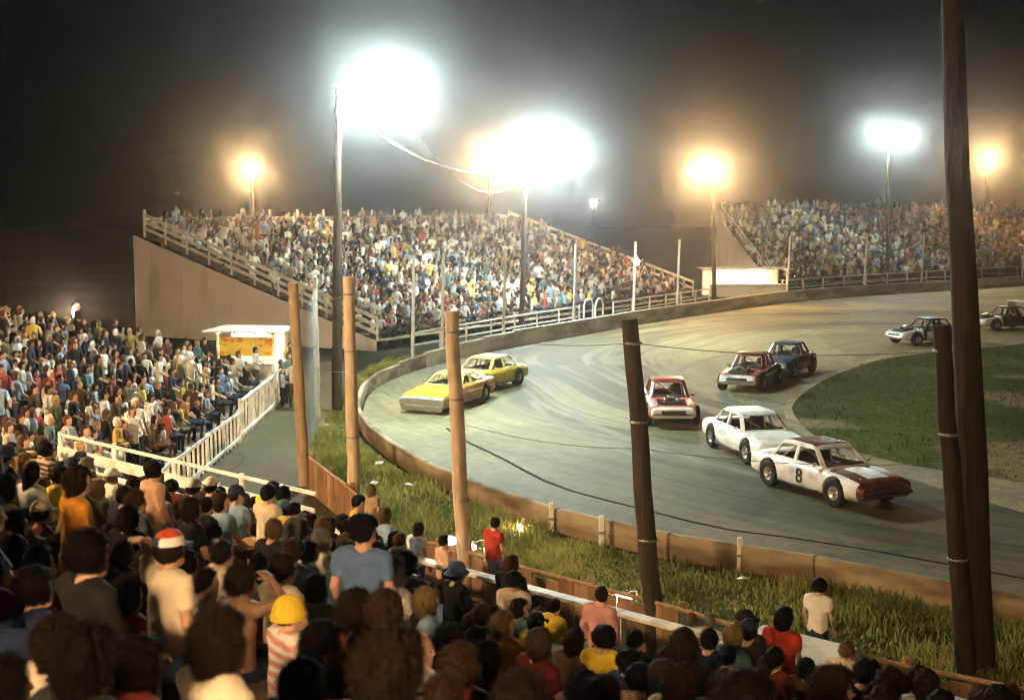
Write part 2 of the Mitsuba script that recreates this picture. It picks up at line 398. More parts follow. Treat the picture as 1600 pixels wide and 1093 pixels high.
# bits of paper litter lying in the weeds
litter = []
for i, (px, py) in enumerate([(592, 724), (585, 755), (640, 758), (1160, 905)]):
    p = at(px, py, 0.12)
    v = np.array([[-0.11, -0.08, 0.0], [0.1, -0.09, 0.02], [0.12, 0.08, 0.05], [-0.1, 0.09, 0.03], [0.0, 0.0, 0.07]])
    f = np.array([[0, 1, 4], [1, 2, 4], [2, 3, 4], [3, 0, 4]])
    k = obj('paper_litter', place((v, f), rotz(i * 1.3), p), 'white_paint')
    tag(k, 'crumpled pale paper litter in the weeds, ' + ['upper left below the pale fence post', 'lowest on the left of the weeds', 'right of the other two near the track wall', 'in the bright weeds right of the dark post'][i], 'litter', 'paper litter in the weeds')

# walkway between the left crowd and the verge
walk_px = [(300, 790), (345, 730), (445, 600), (470, 565), (540, 565), (505, 660), (480, 700), (483, 780), (610, 880), (640, 930), (420, 880)]
struct('walkway', sheet(Polygon([at(x, y)[:2] for x, y in walk_px]).buffer(1.0).buffer(-0.6), -0.012), 'path_paving', 'paved walkway leading away between the crowd and the board wall')
# ------------------------------------------------------------------ poles and lamps
def pole_mesh(base, top, r0, r1, sides=14, seed=0):
    n = 9; t = np.linspace(0, 1, n)[:, None]
    base, top = np.asarray(base, float), np.asarray(top, float)
    r = np.random.default_rng(seed)
    p = base + (top - base) * t + np.column_stack([r.normal(0, 0.012, (n, 2)), np.zeros(n)])
    return tube(p, r0 + (r1 - r0) * t[:, 0], sides)

def fence_pole(label, top_px, base_px, Y, r0, r1, bsdf, seed, group=None):
    base = at_y(*base_px, Y); base[2] = -0.03
    top = at_y(*top_px, Y)
    k = thing('fence_pole', label, 'pole', group)
    obj('shaft', pole_mesh(base, top, r0, r1, seed=seed), bsdf, k, smooth=50)
    for z in (0.35, 0.7, 0.93):              # wire collars
        p = base + (top - base) * z; rr = r0 + (r1 - r0) * z + 0.006
        obj('wire_collar', place(revolve([(rr, -0.02), (rr + 0.008, 0), (rr, 0.02)], 12), None, p), 'metal_grey', k)
    return base, top

FP = []
FP.append(fence_pole('leftmost tan wooden fence pole where the board wall ends', (458, 442), (476, 768), 31.6, 0.15, 0.125, 'pole_wood', 1))
FP.append(fence_pole('tan wooden fence pole behind the board wall, right of the tall lamp pole', (544, 432), (554, 815), 28.0, 0.15, 0.125, 'pale_pole_wood', 2))
FP.append(fence_pole('pale wooden fence pole in front of the leading yellow car', (705, 486), (730, 945), 22.3, 0.145, 0.12, 'pale_pole_wood', 3))
FP.append(fence_pole('dark weathered fence pole standing at the middle of the board wall', (986, 498), (1025, 1037), 19.4, 0.16, 0.125, 'dark_pole_wood', 4))
FP.append(fence_pole('short reddish brown fence pole close beside the big dark utility pole', (1470, 508), (1510, 1072), 18.3, 0.15, 0.12, 'black_pole_wood', 5))
FP.append(fence_pole('thin whitish fence pole beyond the leftmost pole, beside the tall lamp pole', (492, 433), (497, 650), 42.4, 0.085, 0.075, 'rail_board', 6))

k = thing('utility_pole', 'big dark wooden utility pole rising out of the top of the picture', 'pole')
ub, ut = at_y(1531, 1068, 18.6), at_y(1488, 0, 18.6)
ub[2] = -0.03; utop = ub + (ut - ub) * 1.22
obj('shaft', pole_mesh(ub, utop, 0.245, 0.13, 18, 9), 'black_pole_wood', k, smooth=50)
obj('crossarm', beam(utop - [0.9, 0, 0.5], utop + [0.9, 0, -0.5], 0.12, 0.14), 'dark_pole_wood', k)
for s in (-0.8, 0.8):
    obj('insulator', place(revolve([(0.0, 0.16), (0.05, 0.14), (0.06, 0.06), (0.03, 0.0)], 12), None, utop + [s, 0, -0.42]), 'metal_grey', k)

# haze makes the glow round these; each lamp is a bell shaped housing with a bulging glass
LAMP = 1 / 320
def floodlight(parent, pos, aim, colour, power, r=0.30, name='floodlight'):
    d = np.asarray(aim, float) - pos; d /= np.linalg.norm(d)
    R = frame(d)[:, [0, 2, 1]] * [1, -1, 1]           # local z along d
    prof = [(0.001, -0.62), (0.10, -0.62), (0.12, -0.45), (0.14, -0.40), (r * 0.75, -0.16), (r * 1.02, 0.0), (r * 1.06, 0.02), (r, 0.02), (r * 0.7, -0.13)]
    h = obj(name, place(revolve(prof, 20), R, pos), 'metal_grey', parent, smooth=40)
    a = np.linspace(0, math.radians(86), 6)
    rs = r * 0.98 / math.sin(a[-1])
    lens = revolve([(rs * math.sin(x) + 1e-4, rs * (math.cos(x) - math.cos(a[-1])) + 0.012) for x in a[::-1]], 14)
    v, f = place(lens, R, pos)
    c0 = v.mean(0) - d * 0.3
    nrm = np.cross(v[f[:, 1]] - v[f[:, 0]], v[f[:, 2]] - v[f[:, 0]])
    flip = np.einsum('ij,ij->i', nrm, v[f].mean(1) - c0) < 0
    f = np.where(flip[:, None], f[:, ::-1], f)
    area = 2 * math.pi * rs * rs * (1 - math.cos(a[-1]))
    rad = np.asarray(colour) * power / (math.pi * area)
    obj('lens', (v, f), 'lens_glass', h, emitter={'type': 'area', 'radiance': {'type': 'rgb', 'value': rad.tolist()}, 'sampling_weight': float(power / LAMP / 1500)})

def light_pole(label, base, top, r0, r1, bsdf, lamps, arm, colour, power, aim, seed, r=0.30):
    k = thing('light_pole', label, 'light pole')
    obj('shaft', pole_mesh(base, top, r0, r1, 14, seed), bsdf, k, smooth=50)
    c = np.mean(lamps, axis=0)
    for a, b in arm:
        obj('crossarm', beam(a, b, 0.09, 0.11), 'dark_pole_wood', k)
    for p in lamps:
        p = np.asarray(p, float)
        floodlight(k, p, aim, colour, power * LAMP, r)
    return k

CENTRE = np.array([14.0, 48.0, 0.0])
# pole beside the walkway with the big bank of lights
A0, A1 = at_y(527, 650, 43.5), at_y(528, 140, 43.5); A0[2] = -0.03
la = [at_y(x, y, 43.2) for x, y in [(562, 122), (600, 112), (640, 120), (566, 165), (604, 160), (642, 158)]]
light_pole('tall lamp pole by the walkway with the biggest, brightest bank of white lights', A0, A1, 0.185, 0.12, 'dark_pole_wood', la,
           [(at_y(522, 134, 43.6), at_y(655, 132, 43.6)), (at_y(522, 172, 43.6), at_y(655, 170, 43.6)), (at_y(610, 110, 43.7), at_y(610, 180, 43.7))], COOL, 800, np.array([1.5, 37.0, 0]), 21)
B0, B1 = at_y(815, 521, 71.0), at_y(822, 212, 71.0); B0[2] = -0.03
lb = [at_y(x, y, 70.7) for x, y in [(812, 238), (838, 232), (866, 234), (890, 240)]]
light_pole('lamp pole in front of the left grandstand with a row of white lights', B0, B1, 0.17, 0.12, 'dark_pole_wood', lb,
           [(at_y(800, 228, 71.1), at_y(902, 230, 71.1))], COOL, 1550, np.array([1.5, 66.0, 0]), 22)
C0, C1 = at_y(1116, 476, 92.0), at_y(1113, 280, 92.0); C0[2] = -0.03
lc = [at_y(x, y, 91.7) for x, y in [(1094, 267), (1118, 265)]]
light_pole('lamp pole between the two grandstands with warm yellow lights', C0, C1, 0.17, 0.12, 'dark_pole_wood', lc,
           [(at_y(1086, 262, 92.1), at_y(1128, 260, 92.1))], WARM, 1900, np.array([14.0, 60.0, 0]), 23)
D0, D1 = at_y(1387, 447, 116.0), at_y(1387, 205, 116.0); D0[2] = -0.03
ld = [at_y(x, y, 115.6) for x, y in [(1370, 210), (1417, 214)]]
light_pole('lamp pole in front of the right grandstand with two white lights', D0, D1, 0.19, 0.13, 'dark_pole_wood', ld,
           [(at_y(1362, 206, 116.1), at_y(1424, 208, 116.1))], COOL, 1250, np.array([26.0, 95.0, 0]), 24)
def back_pole(label, px, Y, colour, power, seed, r=0.30, n=1):
    t = at_y(px[0], px[1], Y); b = np.array([t[0], t[1] + 0.3, -0.03])
    ps = [t + [0.5 * (i - (n - 1) / 2), 0, 0] for i in range(n)]
    light_pole(label, b, t + [0.1, 0.3, 0.35], 0.15, 0.11, 'dark_pole_wood', ps, [(t + [-0.5, 0.2, 0.2], t + [0.6, 0.2, 0.2])], colour, power, CENTRE, seed, r)
back_pole('lamp pole with warm lights behind the middle of the left grandstand', (763, 254), 101.5, WARM, 1500, 25, n=2)
back_pole('leftmost lamp pole, a single orange light behind the high corner of the left grandstand', (390, 265), 79.5, WARM, 2000, 26)
back_pole('rightmost lamp pole, a warm light above the right grandstand', (1543, 248), 136.0, WARM, 2900, 27)
back_pole('small distant white lamp low in the dark gap between the grandstands', (928, 316), 131.0, np.array([0.95, 0.95, 1.0]), 260, 28, r=0.32)
# unseen pole added close behind the eye: flash-like warm light on the spectators' backs
def near_lamp(label, b, h, power, aim, seed):
    b = np.asarray(b, float)
    light_pole(label, b, b + [0, 0, h + .4], 0.18, 0.13, 'dark_pole_wood', [b + [-0.45, 0.25, h], b + [0.45, 0.25, h]], [(b + [-0.8, 0, h + .1], b + [0.8, 0, h + .1])], np.array([1.0, 0.64, 0.33]), power, np.asarray(aim, float), seed)
near_lamp('added unseen lamp pole behind the near stand with warm lights on its spectators', (-2.6, -4.2, -0.03), 8.7, 1150, (-1.5, 8.0, 4.0), 29)
near_lamp('lamp pole at the outer end of the near stand with warm lights on the walkway', (-15.5, 17.0, -0.03), 8.6, 2000, (-4.5, 34.0, 1.0), 30)

# catch fence posts round the far side of the turn, with their cables
far_posts = []
o = offset(OUTER, 0.75)
pxs = pix(np.column_stack([o, np.zeros(len(o))]))[0]
for i, (px, words) in enumerate([(640, 'nearest the white gate posts, far left'), (700, 'left of the lamp pole with the row of lights'), (790, 'just left of the lamp pole in front of the left stand'), (892, 'with a bright top right of the lamp pole'), (996, 'carrying the small orange lamp'), (1057, 'right of the small orange lamp'), (1235, 'at the left end of the right stand'), (1355, 'just left of the pole with two white lights'), (1440, 'left of the big dark pole at the right stand'), (1590, 'at the right edge of the picture')]):
    cand = np.where((o[:, 1] > 52))[0]
    q = o[cand[np.argmin(np.abs(pxs[cand] - px))]]
    k = thing('catch_fence_post', f'slender far fence post {words}', 'fence post', 'slender catch fence posts round the far turn')
    obj('shaft', pole_mesh([*q, -0.03], [q[0] + 0.1, q[1] - 0.15, 4.9], 0.085, 0.07, 8, 40 + i), 'white_paint' if px == 892 else 'rail_board', k, smooth=50)
    obj('cap', place(revolve([(0.085, 0), (0.085, 0.05), (0.001, 0.08)], 8), None, (q[0] + 0.1, q[1] - 0.15, 4.88)), 'metal_grey', k)
    far_posts.append(q)
q = far_posts[4]
k = thing('fence_lamp', 'small orange lamp on a fence post at the right side of the left stand', 'lamp')
lp = np.array([q[0] + 0.12, q[1] - 0.55, 3.75])
floodlight(k, lp, lp + [0, -1, -0.5], np.array([1.0, 0.5, 0.3]), 60 * LAMP, 0.2, 'housing')
obj('arm', beam(lp + [0, 0.1, 0.1], [q[0] + 0.08, q[1] - 0.12, 3.85], 0.05, 0.05), 'dark_steel', k)

def sag(a, b, drop, n=24):
    t = np.linspace(0, 1, n)[:, None]
    p = np.asarray(a) * (1 - t) + np.asarray(b) * t
    p[:, 2] -= (4 * drop * t * (1 - t))[:, 0]
    return p
for i, (a, b, drop, rr, words) in enumerate([((552, 182), (818, 258), 1.05, 0.055, 'upper thick'), ((640, 190), (822, 268), 1.7, 0.013, 'lower thin')]):
    k = obj('cable', tube(sag(at_y(*a, 43.4), at_y(*b, 70.9), drop), rr, 6), 'white_paint')
    tag(k, f'{words} lit cable sagging between the two brightest lamp poles', 'cable')
# fence cables between the near poles
for hh, words in ((0.93, 'top'), (0.62, 'middle')):
    for i, (a, b) in enumerate([(0, 1), (1, 2), (2, 3), (3, 4)]):
        pa, pb = FP[a][0] + (FP[a][1] - FP[a][0]) * hh, FP[b][0] + (FP[b][1] - FP[b][0]) * hh
        k = obj('fence_wire', tube(sag(pa, pb, 0.12, 10), 0.006, 5), 'metal_grey')
        tag(k, f'{words} thin wire strung between fence poles {"at the far left;left of the pale pole;from the pale to the dark pole;from the dark pole to the big utility pole".split(";")[i]}', 'wire')
# a piece of wire mesh in the first bays of the fence
def mesh_panel(p0, p1, h0, h1, pitch=0.34, w=0.002):
    p0, p1 = np.asarray(p0, float), np.asarray(p1, float)
    L = np.linalg.norm(p1 - p0); H = h1 - h0; d = (p1 - p0) / L
    ms = []
    for s in (1, -1):
        for k0 in np.arange(-H, L + H, pitch):
            # line x = k0 + s*z
            z = np.array([0, H]); x = k0 + s * z if s == 1 else k0 + H - z
            t0, t1 = 0.0, 1.0
            dx = x[1] - x[0]
            for lo, hi in ((0, L),):
                ta, tb = (lo - x[0]) / dx, (hi - x[0]) / dx
                t0, t1 = max(t0, min(ta, tb)), min(t1, max(ta, tb))
            if t1 - t0 < 0.01: continue
            q = [p0 + d * (x[0] + dx * t) + [0, 0, h0 + H * t] for t in (t0, t1)]
            ms.append(tube(q, w, 3, cap=False))
    return cat_mesh(ms)
k = thing('wire_mesh_fence', 'grey wire mesh hung between the poles at the far left of the track', 'fence')
obj('mesh', mesh_panel(np.array([FP[0][0][0], FP[0][0][1], 0]), np.array([FP[5][0][0], FP[5][0][1], 0]), 0.1, 4.3), 'metal_grey', k)
labels[k + '__mesh'] = {'kind': 'stuff'}

# small dish lamps on the board wall and the track wall
def dish_lamp(label, px, py, Y, size, warm=False, arm=(0.22, 0.05, 0.10), power=9.0):
    p = at_y(px, py, Y)
    k = thing('dish_lamp', label, 'lamp')
    d = np.array([-0.25, -0.75, -0.5]); d /= np.linalg.norm(d)
    R = frame(d)[:, [0, 2, 1]] * [1, -1, 1]
    obj('dish', place(revolve([(0.02, -0.09), (0.05, -0.085), (size * 0.8, -0.04), (size, 0.0), (size * 0.97, 0.004), (size * 0.7, -0.03), (0.03, -0.06)], 16), R * [1, 1, 1], p), 'white_paint', k, smooth=40)
    m = trimesh.creation.icosphere(2, size * 0.80); v, f = m.vertices @ np.diag([1, 1, 0.62]) @ R.T + p + d * 0.02, m.faces
    c = np.array([1.0, 0.72, 0.45]) if warm else np.array([1.0, 0.97, 0.9])
    obj('globe', (v, f), 'lens_glass', k, emitter={'type': 'area', 'sampling_weight': 0.25, 'radiance': {'type': 'rgb', 'value': (c * power * 0.35 * LAMP).tolist()}})
    q = p + np.asarray(arm)
    obj('arm', tube([p - d * 0.06, p + [arm[0] * 0.6, arm[1], arm[2]], q], 0.012, 6), 'white_paint', k)
    obj('stem', tube([q, [q[0], q[1], -0.02]], 0.016, 6), 'rail_board', k)
dish_lamp('oval white lamp at the board wall left of the dark weathered fence pole', 974, 934, 20.0, 0.15, power=330.0)
dish_lamp('small white lamp just left of the pale fence pole at its foot', 705, 844, 22.9, 0.11, power=130.0)
dish_lamp('small round lamp just right of the pale fence pole at its foot', 738, 853, 22.6, 0.085, power=130.0)
dish_lamp('little warm lamp by the marker post on the track wall', 813, 824, 26.8, 0.085, True, (0.08, 0.05, 0.2), power=420.0)
k = thing('lantern', 'glowing lantern on a short post beside the walkway at the front of the near stand', 'lamp')
lp = at_y(466, 806, 24.3)
obj('post', tube([[lp[0], lp[1], -0.02], [lp[0], lp[1], lp[2] - 0.1]], 0.03, 8), 'white_paint', k)
obj('cap', place(revolve([(0.001, 0.19), (0.10, 0.13), (0.1, 0.115), (0.02, 0.12)], 12), None, lp), 'dark_steel', k)
m = trimesh.creation.icosphere(2, 0.075); m.apply_scale([1, 1, 1.3]); m.apply_translation(lp)
obj('globe', m, 'lens_glass', k, emitter={'type': 'area', 'sampling_weight': 0.06, 'radiance': {'type': 'rgb', 'value': [9.0 * LAMP, 6.2 * LAMP, 3.8 * LAMP]}})
k = thing('lantern', 'tall narrow glowing lamp among the spectators at the far left', 'lamp')
lp = at_y(118, 488, 49.5)
obj('post', tube([[lp[0], lp[1], -0.02], [lp[0], lp[1], lp[2] - 0.3]], 0.035, 8), 'dark_steel', k)
m = trimesh.creation.icosphere(2, 0.13); m.apply_scale([0.8, 0.8, 2.4]); m.apply_translation(lp)
obj('globe', m, 'lens_glass', k, emitter={'type': 'area', 'sampling_weight': 0.4, 'radiance': {'type': 'rgb', 'value': [620 * LAMP, 400 * LAMP, 225 * LAMP]}})
obj('cap', place(revolve([(0.001, 0.42), (0.12, 0.36), (0.12, 0.31), (0.02, 0.3)], 12), None, lp), 'dark_steel', k)

# ------------------------------------------------------------------ fences
def rail_fence(label, pts, height, rails, spacing, pw_=0.09, rh=0.09, bsdf='white_paint', balusters=False, group=None, zoff=None, name='rail_fence'):
    k = thing(name, label, 'fence', group)
    P = spline(np.asarray(pts, float), spacing) if len(pts) > 2 else np.asarray([np.asarray(pts[0], float) + (np.asarray(pts[1], float) - np.asarray(pts[0], float)) * t for t in np.linspace(0, 1, max(2, int(np.linalg.norm(np.asarray(pts[1]) - np.asarray(pts[0])) / spacing) + 1))])
    r = np.random.default_rng(len(label))
    for p in P:
        h = height + r.normal(0, 0.012)
        obj('post', cbox((pw_, pw_, h + 0.05), (p[0], p[1], p[2] + h / 2 - 0.025), 0.008), bsdf, k)
    for a, b in zip(P[:-1], P[1:]):
        g = (b - a) / np.linalg.norm(b - a)
        nv = np.array([g[1], -g[0], 0]); nv /= np.linalg.norm(nv)
        for z in rails:
            dz = r.normal(0, 0.01, 2)
            obj('rail', beam(a + nv * (pw_ / 2 + 0.017) + [0, 0, z + dz[0]] + g * 0.004, b + nv * (pw_ / 2 + 0.017) + [0, 0, z + dz[1]] - g * 0.004, 0.03, rh, 0.004), bsdf, k)
        if balusters:
            n = int(np.linalg.norm(b - a) / 0.42)
            for i in range(1, n):
                q = a + (b - a) * i / n
                obj('baluster', cbox((0.06, 0.04, height - 0.06), (q[0], q[1], q[2] + (height - 0.06) / 2 + 0.0), 0.005), bsdf, k)
    return k

FA, FB = at(645, 556, 0.0), at(1108, 474, 0.0)
fpts = [np.array([*at(x, y)[:2], 0.0]) for x, y in [(645, 556), (720, 541), (820, 522), (905, 507)]]
rail_fence('white two rail fence in front of the left grandstand, left of the pipe gate', fpts, 1.15, (0.5, 1.1), 2.6)
fpts2 = [np.array([*at(x, y)[:2], 0.0]) for x, y in [(958, 499), (1020, 489), (1108, 474)]]
rail_fence('white two rail fence in front of the left grandstand, right of the pipe gate', fpts2, 1.15, (0.5, 1.1), 2.4)
k = thing('pipe_gate', 'white gate of bent pipe hoops in the fence of the left grandstand', 'gate')
for x0, x1 in ((912, 926), (930, 942)):
    a, b = at(x0, 506), at(x1, 503)
    a[2] = b[2] = 0
    mid = (a + b) / 2
    obj('hoop', tube([a, a + [0, 0, 1.1], a * 0.8 + b * 0.2 + [0, 0, 1.42], mid + [0, 0, 1.5], a * 0.2 + b * 0.8 + [0, 0, 1.42], b + [0, 0, 1.1], b], 0.05, 8), 'white_paint', k)
fpts3 = [np.array([*at(x, y)[:2], 0.0]) for x, y in [(1222, 461), (1300, 454), (1400, 447), (1500, 440), (1640, 431)]]
rail_fence('long white two rail fence in front of the right grandstand', fpts3, 1.25, (0.55, 1.18), 3.0)
# fence between walkway and left crowd
rail_fence('white slatted fence along the walkway, nearer length', [np.array([-8.05, 27.5, 0]), np.array([-8.1, 37.4, 0.0])], 1.0, (0.18, 0.95), 1.9, balusters=True)
rail_fence('white slatted fence along the walkway, farther length', [np.array([-8.15, 37.9, 0.0]), np.array([-8.35, 47.5, 0.0])], 1.25, (0.2, 1.2), 1.9, balusters=True)
# front rail of the near stand: heavy white plank and, to the left, a thin rail over it
NV, UVEC = np.array([0.671, 0.741, 0]), np.array([0.741, -0.671, 0])
def nu(n, u, z): return NV * n + UVEC * u + [0, 0, z]
k = thing('front_railing', 'white plank railing along the front of the near stand', 'railing')
us = np.arange(-27.0, 7.6, 2.3)
for i, u in enumerate(us):
    hgt = 1.85 if u < -19 else 1.08
    obj('post', cbox((0.09, 0.09, hgt + 0.05), nu(14.45, u, hgt / 2 - 0.025), 0.008), 'white_paint', k)
for a, b in zip(us[:-1], us[1:]):
    obj('plank', beam(nu(14.38, a + 0.004, 1.10), nu(14.38, b - 0.004, 1.10 + rng.normal(0, 0.008)), 0.20, 0.055, 0.006), 'white_paint', k)
    if a < -18:
        obj('rail', beam(nu(14.40, a + 0.004, 1.80), nu(14.40, b - 0.004, 1.80), 0.05, 0.07, 0.006), 'white_paint', k)
        obj('plank', beam(nu(14.37, a + 0.004, 1.42), nu(14.37, b - 0.004, 1.42), 0.03, 0.24, 0.006), 'white_paint', k)
# white landing at the right end of the near stand's front
k = thing('landing', 'white wooden platform box at the right end of the front railing', 'platform')
pc = at(1235, 1010, 1.05)
for du in (-0.62, 0.62):
    for dn in (-0.42, 0.42):
        obj('leg', cbox((0.09, 0.09, 1.02), (pc + UVEC * du + NV * dn) * [1, 1, 0] + [0, 0, 0.51], 0.008), 'white_paint', k)
for i in range(5):
    obj('plank', beam((pc + NV * (-0.42 + 0.21 * i) - UVEC * 0.72) * [1, 1, 0] + [0, 0, 1.05], (pc + NV * (-0.42 + 0.21 * i) + UVEC * 0.72) * [1, 1, 0] + [0, 0, 1.05], 0.195, 0.045, 0.006), 'white_paint', k)

# ------------------------------------------------------------------ stands
def stand(key, F0, F1, back, depth, rise, rows, z0=0.35, skew=None, bench='bench_wood'):
    """Rows of foot boards and seats from the front line F0-F1 going back; returns the seats' frame."""
    F0, F1 = np.asarray(F0, float)[:2], np.asarray(F1, float)[:2]
    back = np.asarray(back, float) / np.linalg.norm(back)
    p = depth / rows
    out = []
    nb = max(1, int(np.linalg.norm(F1 - F0) / 9))
    for r in range(rows):
        z = z0 + rise * r / rows
        a, b = F0 + back * p * r, F1 + back * p * r
        for i in range(nb):
            s, e = a + (b - a) * i / nb, a + (b - a) * (i + 1) / nb
            g = (e - s) / np.linalg.norm(e - s) * 0.01
            q = (b - a) / np.linalg.norm(b - a); w = p * abs(q[0] * back[1] - q[1] * back[0])
            obj('foot_board', beam([*(s + g + back * p * 0.28), z - 0.03], [*(e - g + back * p * 0.28), z - 0.03], w * 0.96, 0.06, 0.004), bench, key)
            obj('seat_board', beam([*(s + g + back * p * 0.72), z + 0.40], [*(e - g + back * p * 0.72), z + 0.40], 0.28, 0.045, 0.004), bench, key)
        out.append((a, b, z))
    # stringers under the boards
    for t in np.linspace(0.02, 0.98, nb * 2 + 1):
        s = F0 + (F1 - F0) * t
        obj('stringer', beam([*s, z0 - 0.2], [*(s + back * depth), z0 + rise - 0.25], 0.08, 0.24, 0.005), bench, key)
        for q in (0.35, 0.7, 0.98):
            h = z0 + rise * q - 0.3
            obj('prop', beam([*(s + back * depth * q), -0.03], [*(s + back * depth * q), h], 0.10, 0.10, 0.005, up=(0, 1, 0)), bench, key)
    return out

def side_wall(key, p0, back, depth, zf, zb, n, bsdf='stand_board', thick=0.05):
    p0 = np.asarray(p0, float)[:2]; back = np.asarray(back, float) / np.linalg.norm(back)
    nrm = np.array([-back[1], back[0]]) * thick / 2
    for i in range(n):
        a, b = p0 + back * (depth * i / n + 0.006), p0 + back * (depth * (i + 1) / n - 0.006)
        za, zb_ = zf + (zb - zf) * i / n, zf + (zb - zf) * (i + 1) / n
        j = nrm * rng.uniform(0.7, 1.3)
        v = []
        for q, z in ((a, za), (b, zb_)):
            for s in (-1, 1):
                v += [[*(q + s * j), -0.03], [*(q + s * j), z]]
        obj('wall_board', trimesh.convex.convex_hull(np.array(v)), bsdf, key)

def side_rail(key, p0, back, depth, zf, zb, n, heights, bsdf='rail_board'):
    p0 = np.asarray(p0, float)[:2]; back = np.asarray(back, float) / np.linalg.norm(back)
    pts = [np.array([*(p0 + back * depth * i / n), zf + (zb - zf) * i / n]) for i in range(n + 1)]
    for p in pts:
        obj('rail_post', cbox((0.09, 0.09, heights[-1] + 0.22), p + [0, 0, (heights[-1] + 0.22) / 2 - 0.1], 0.006), bsdf, key)
    for a, b in zip(pts[:-1], pts[1:]):
        for h in heights:
            obj('rail', beam(a + [0, 0, h], b + [0, 0, h], 0.04, 0.17, 0.004), bsdf, key)

dirA = (FB - FA)[:2] / np.linalg.norm((FB - FA)[:2])
backA = np.array([-dirA[1], dirA[0]])
SA0 = at(602, 548, 0.0)[:2] + backA * 0.4
SA1 = FB[:2] - dirA * 0.3 + backA * 1.2
ka = thing('left_grandstand', 'long wooden grandstand full of people beyond the turn, with a plain board end wall', 'grandstand')
rowsA = stand(ka, SA0, SA1, backA, 15.3, 5.0, 20, 0.5)
side_wall(ka, SA0 - dirA * 0.15, backA, 16.2, 0.45, 5.45, 14)
side_rail(ka, SA0 - dirA * 0.10, backA, 15.4, 0.55, 5.55, 10, (0.30, 0.66, 1.02))
side_rail(ka, SA1 + dirA * 0.10, backA, 15.4, 0.55, 5.55, 10, (0.55, 1.02))
for i in range(16):
    q = SA0 + (SA1 - SA0) * (i / 15) + backA * 15.5
    obj('back_post', cbox((0.12, 0.12, 1.5), (*q, 5.5 + 0.6), 0.01), 'rail_board', ka)
for a, b in zip(range(15), range(1, 16)):
    q0, q1 = SA0 + (SA1 - SA0) * (a / 15) + backA * 15.45, SA0 + (SA1 - SA0) * (b / 15) + backA * 15.45
    obj('back_rail', beam([*q0, 6.35], [*q1, 6.35], 0.04, 0.14, 0.004), 'rail_board', ka)

kb = thing('right_grandstand', 'tall wooden grandstand full of people at the far right behind a white fence', 'grandstand')
SB0 = at(1214, 458, 0.0)[:2] + np.array([0, 1.2]); dirB = np.array([0.8, 0.6]); backB = np.array([-0.25, 0.97]); backB /= np.linalg.norm(backB)
SB1 = SB0 + dirB * 48
rowsB = stand(kb, SB0, SB1, backB, 11.6, 6.0, 16, 0.6)
side_wall(kb, SB0 - dirB * 0.2, backB, 11.8, 0.5, 6.5, 10)
side_rail(kb, SB0 - dirB * 0.15, backB, 11.6, 0.65, 6.6, 8, (0.5, 0.95))

kl = thing('left_bleachers', 'crowded bleachers rising to the left of the walkway behind a white slatted fence', 'grandstand')
SL0, SL1 = np.array([-9.1, 26.5]), np.array([-9.3, 46.8])
rowsL = stand(kl, SL0, SL1, np.array([-1.0, 0.0]), 21.0, 4.6, 26, 0.15)

kn = thing('near_stand', 'dark stepped wooden stand under the spectators in the foreground', 'grandstand')
ROW_N = 1.30 + 0.72 * np.arange(18)
def tread(n): return np.where(n > 13.9, 0.0, 5.03 - 0.34 * n)
for k_, n in enumerate(ROW_N):
    z = float(tread(n))
    for u0, u1 in ((-24, -16), (-16, -8), (-8, 0), (0, 8)):
        obj('foot_board', beam(nu(n + 0.18, u0 + 0.01, z - 0.03), nu(n + 0.18, u1 - 0.01, z - 0.03), 0.56, 0.06, 0.004), 'bench_wood', kn)
        obj('seat_board', beam(nu(n - 0.06, u0 + 0.01, z + 0.42), nu(n - 0.06, u1 - 0.01, z + 0.42), 0.28, 0.045, 0.004), 'bench_wood', kn)
for u in np.arange(-24, 9, 4.0):
    obj('stringer', beam(nu(13.9, u, 0.02), nu(0.4, u, 4.55), 0.08, 0.24, 0.005), 'bench_wood', kn)

# ------------------------------------------------------------------ stalls
def stall(label, c, w, d, h, yaw, sign_bsdf, power, wallm='white_paint'):
    k = thing('food_stall', label, 'stall')
    R = rotz(yaw)
    P = lambda x, y, z: (R @ np.array([x, y, z])) + np.array([c[0], c[1], 0.0])
    def put(name, size, p, bsdf, parent=k):
        return obj(name, place(cbox(size, (0, 0, 0), 0.012), R, P(*p)), bsdf, parent)
    for sx in (-1, 1):
        for sy in (-1, 1):
            put('post', (0.09, 0.09, h), (sx * w / 2, sy * d / 2, h / 2), 'white_paint')
    put('roof', (w + 0.9, d + 0.9, 0.07), (0, 0, h + 0.08), wallm)
    for x in np.linspace(-w / 2, w / 2, 4):
        put('rafter', (0.06, d + 0.5, 0.09), (x, 0, h), 'white_paint')
    put('counter', (w, 0.5, 0.06), (0, -d / 2, 1.0), 'white_paint')
    for i in range(4):
        put('front_board', (w / 4 - 0.012, 0.04, 0.96), (-w / 2 + w / 8 + i * w / 4, -d / 2 + 0.08, 0.48), wallm)
    put('back_wall', (w, 0.05, h - 0.1), (0, d / 2 - 0.08, h / 2 - 0.05), wallm)
    if sign_bsdf:
        put('sign_board', (w * 0.94, 0.04, 0.72), (0.1, -d / 2 - 0.22, 1.66), sign_bsdf)
    v, f = place(cbox((w * 0.6, 0.16, 0.06), (0, 0, 0), 0.02), R, P(-0.1, -0.15, h - 0.10))
    t = obj('strip_lamp', (v, f), 'lens_glass', k, emitter={'type': 'area', 'sampling_weight': 0.06, 'radiance': {'type': 'rgb', 'value': (np.array([1.0, 0.74, 0.42]) * power * LAMP).tolist()}})
    return k
def sign_fn(p, n, uv):
    b = fbm(p.x * 5.0, p.z * 7.0, p.y * 2, 2)
    return mix((0.78, 0.50, 0.04), (0.70, 0.22, 0.02), smoothstep(0.55, 0.66, b))
textured('yellow_banner', sign_fn, 0.6, 0.3)
sc = at_y(395, 560, 49.8)
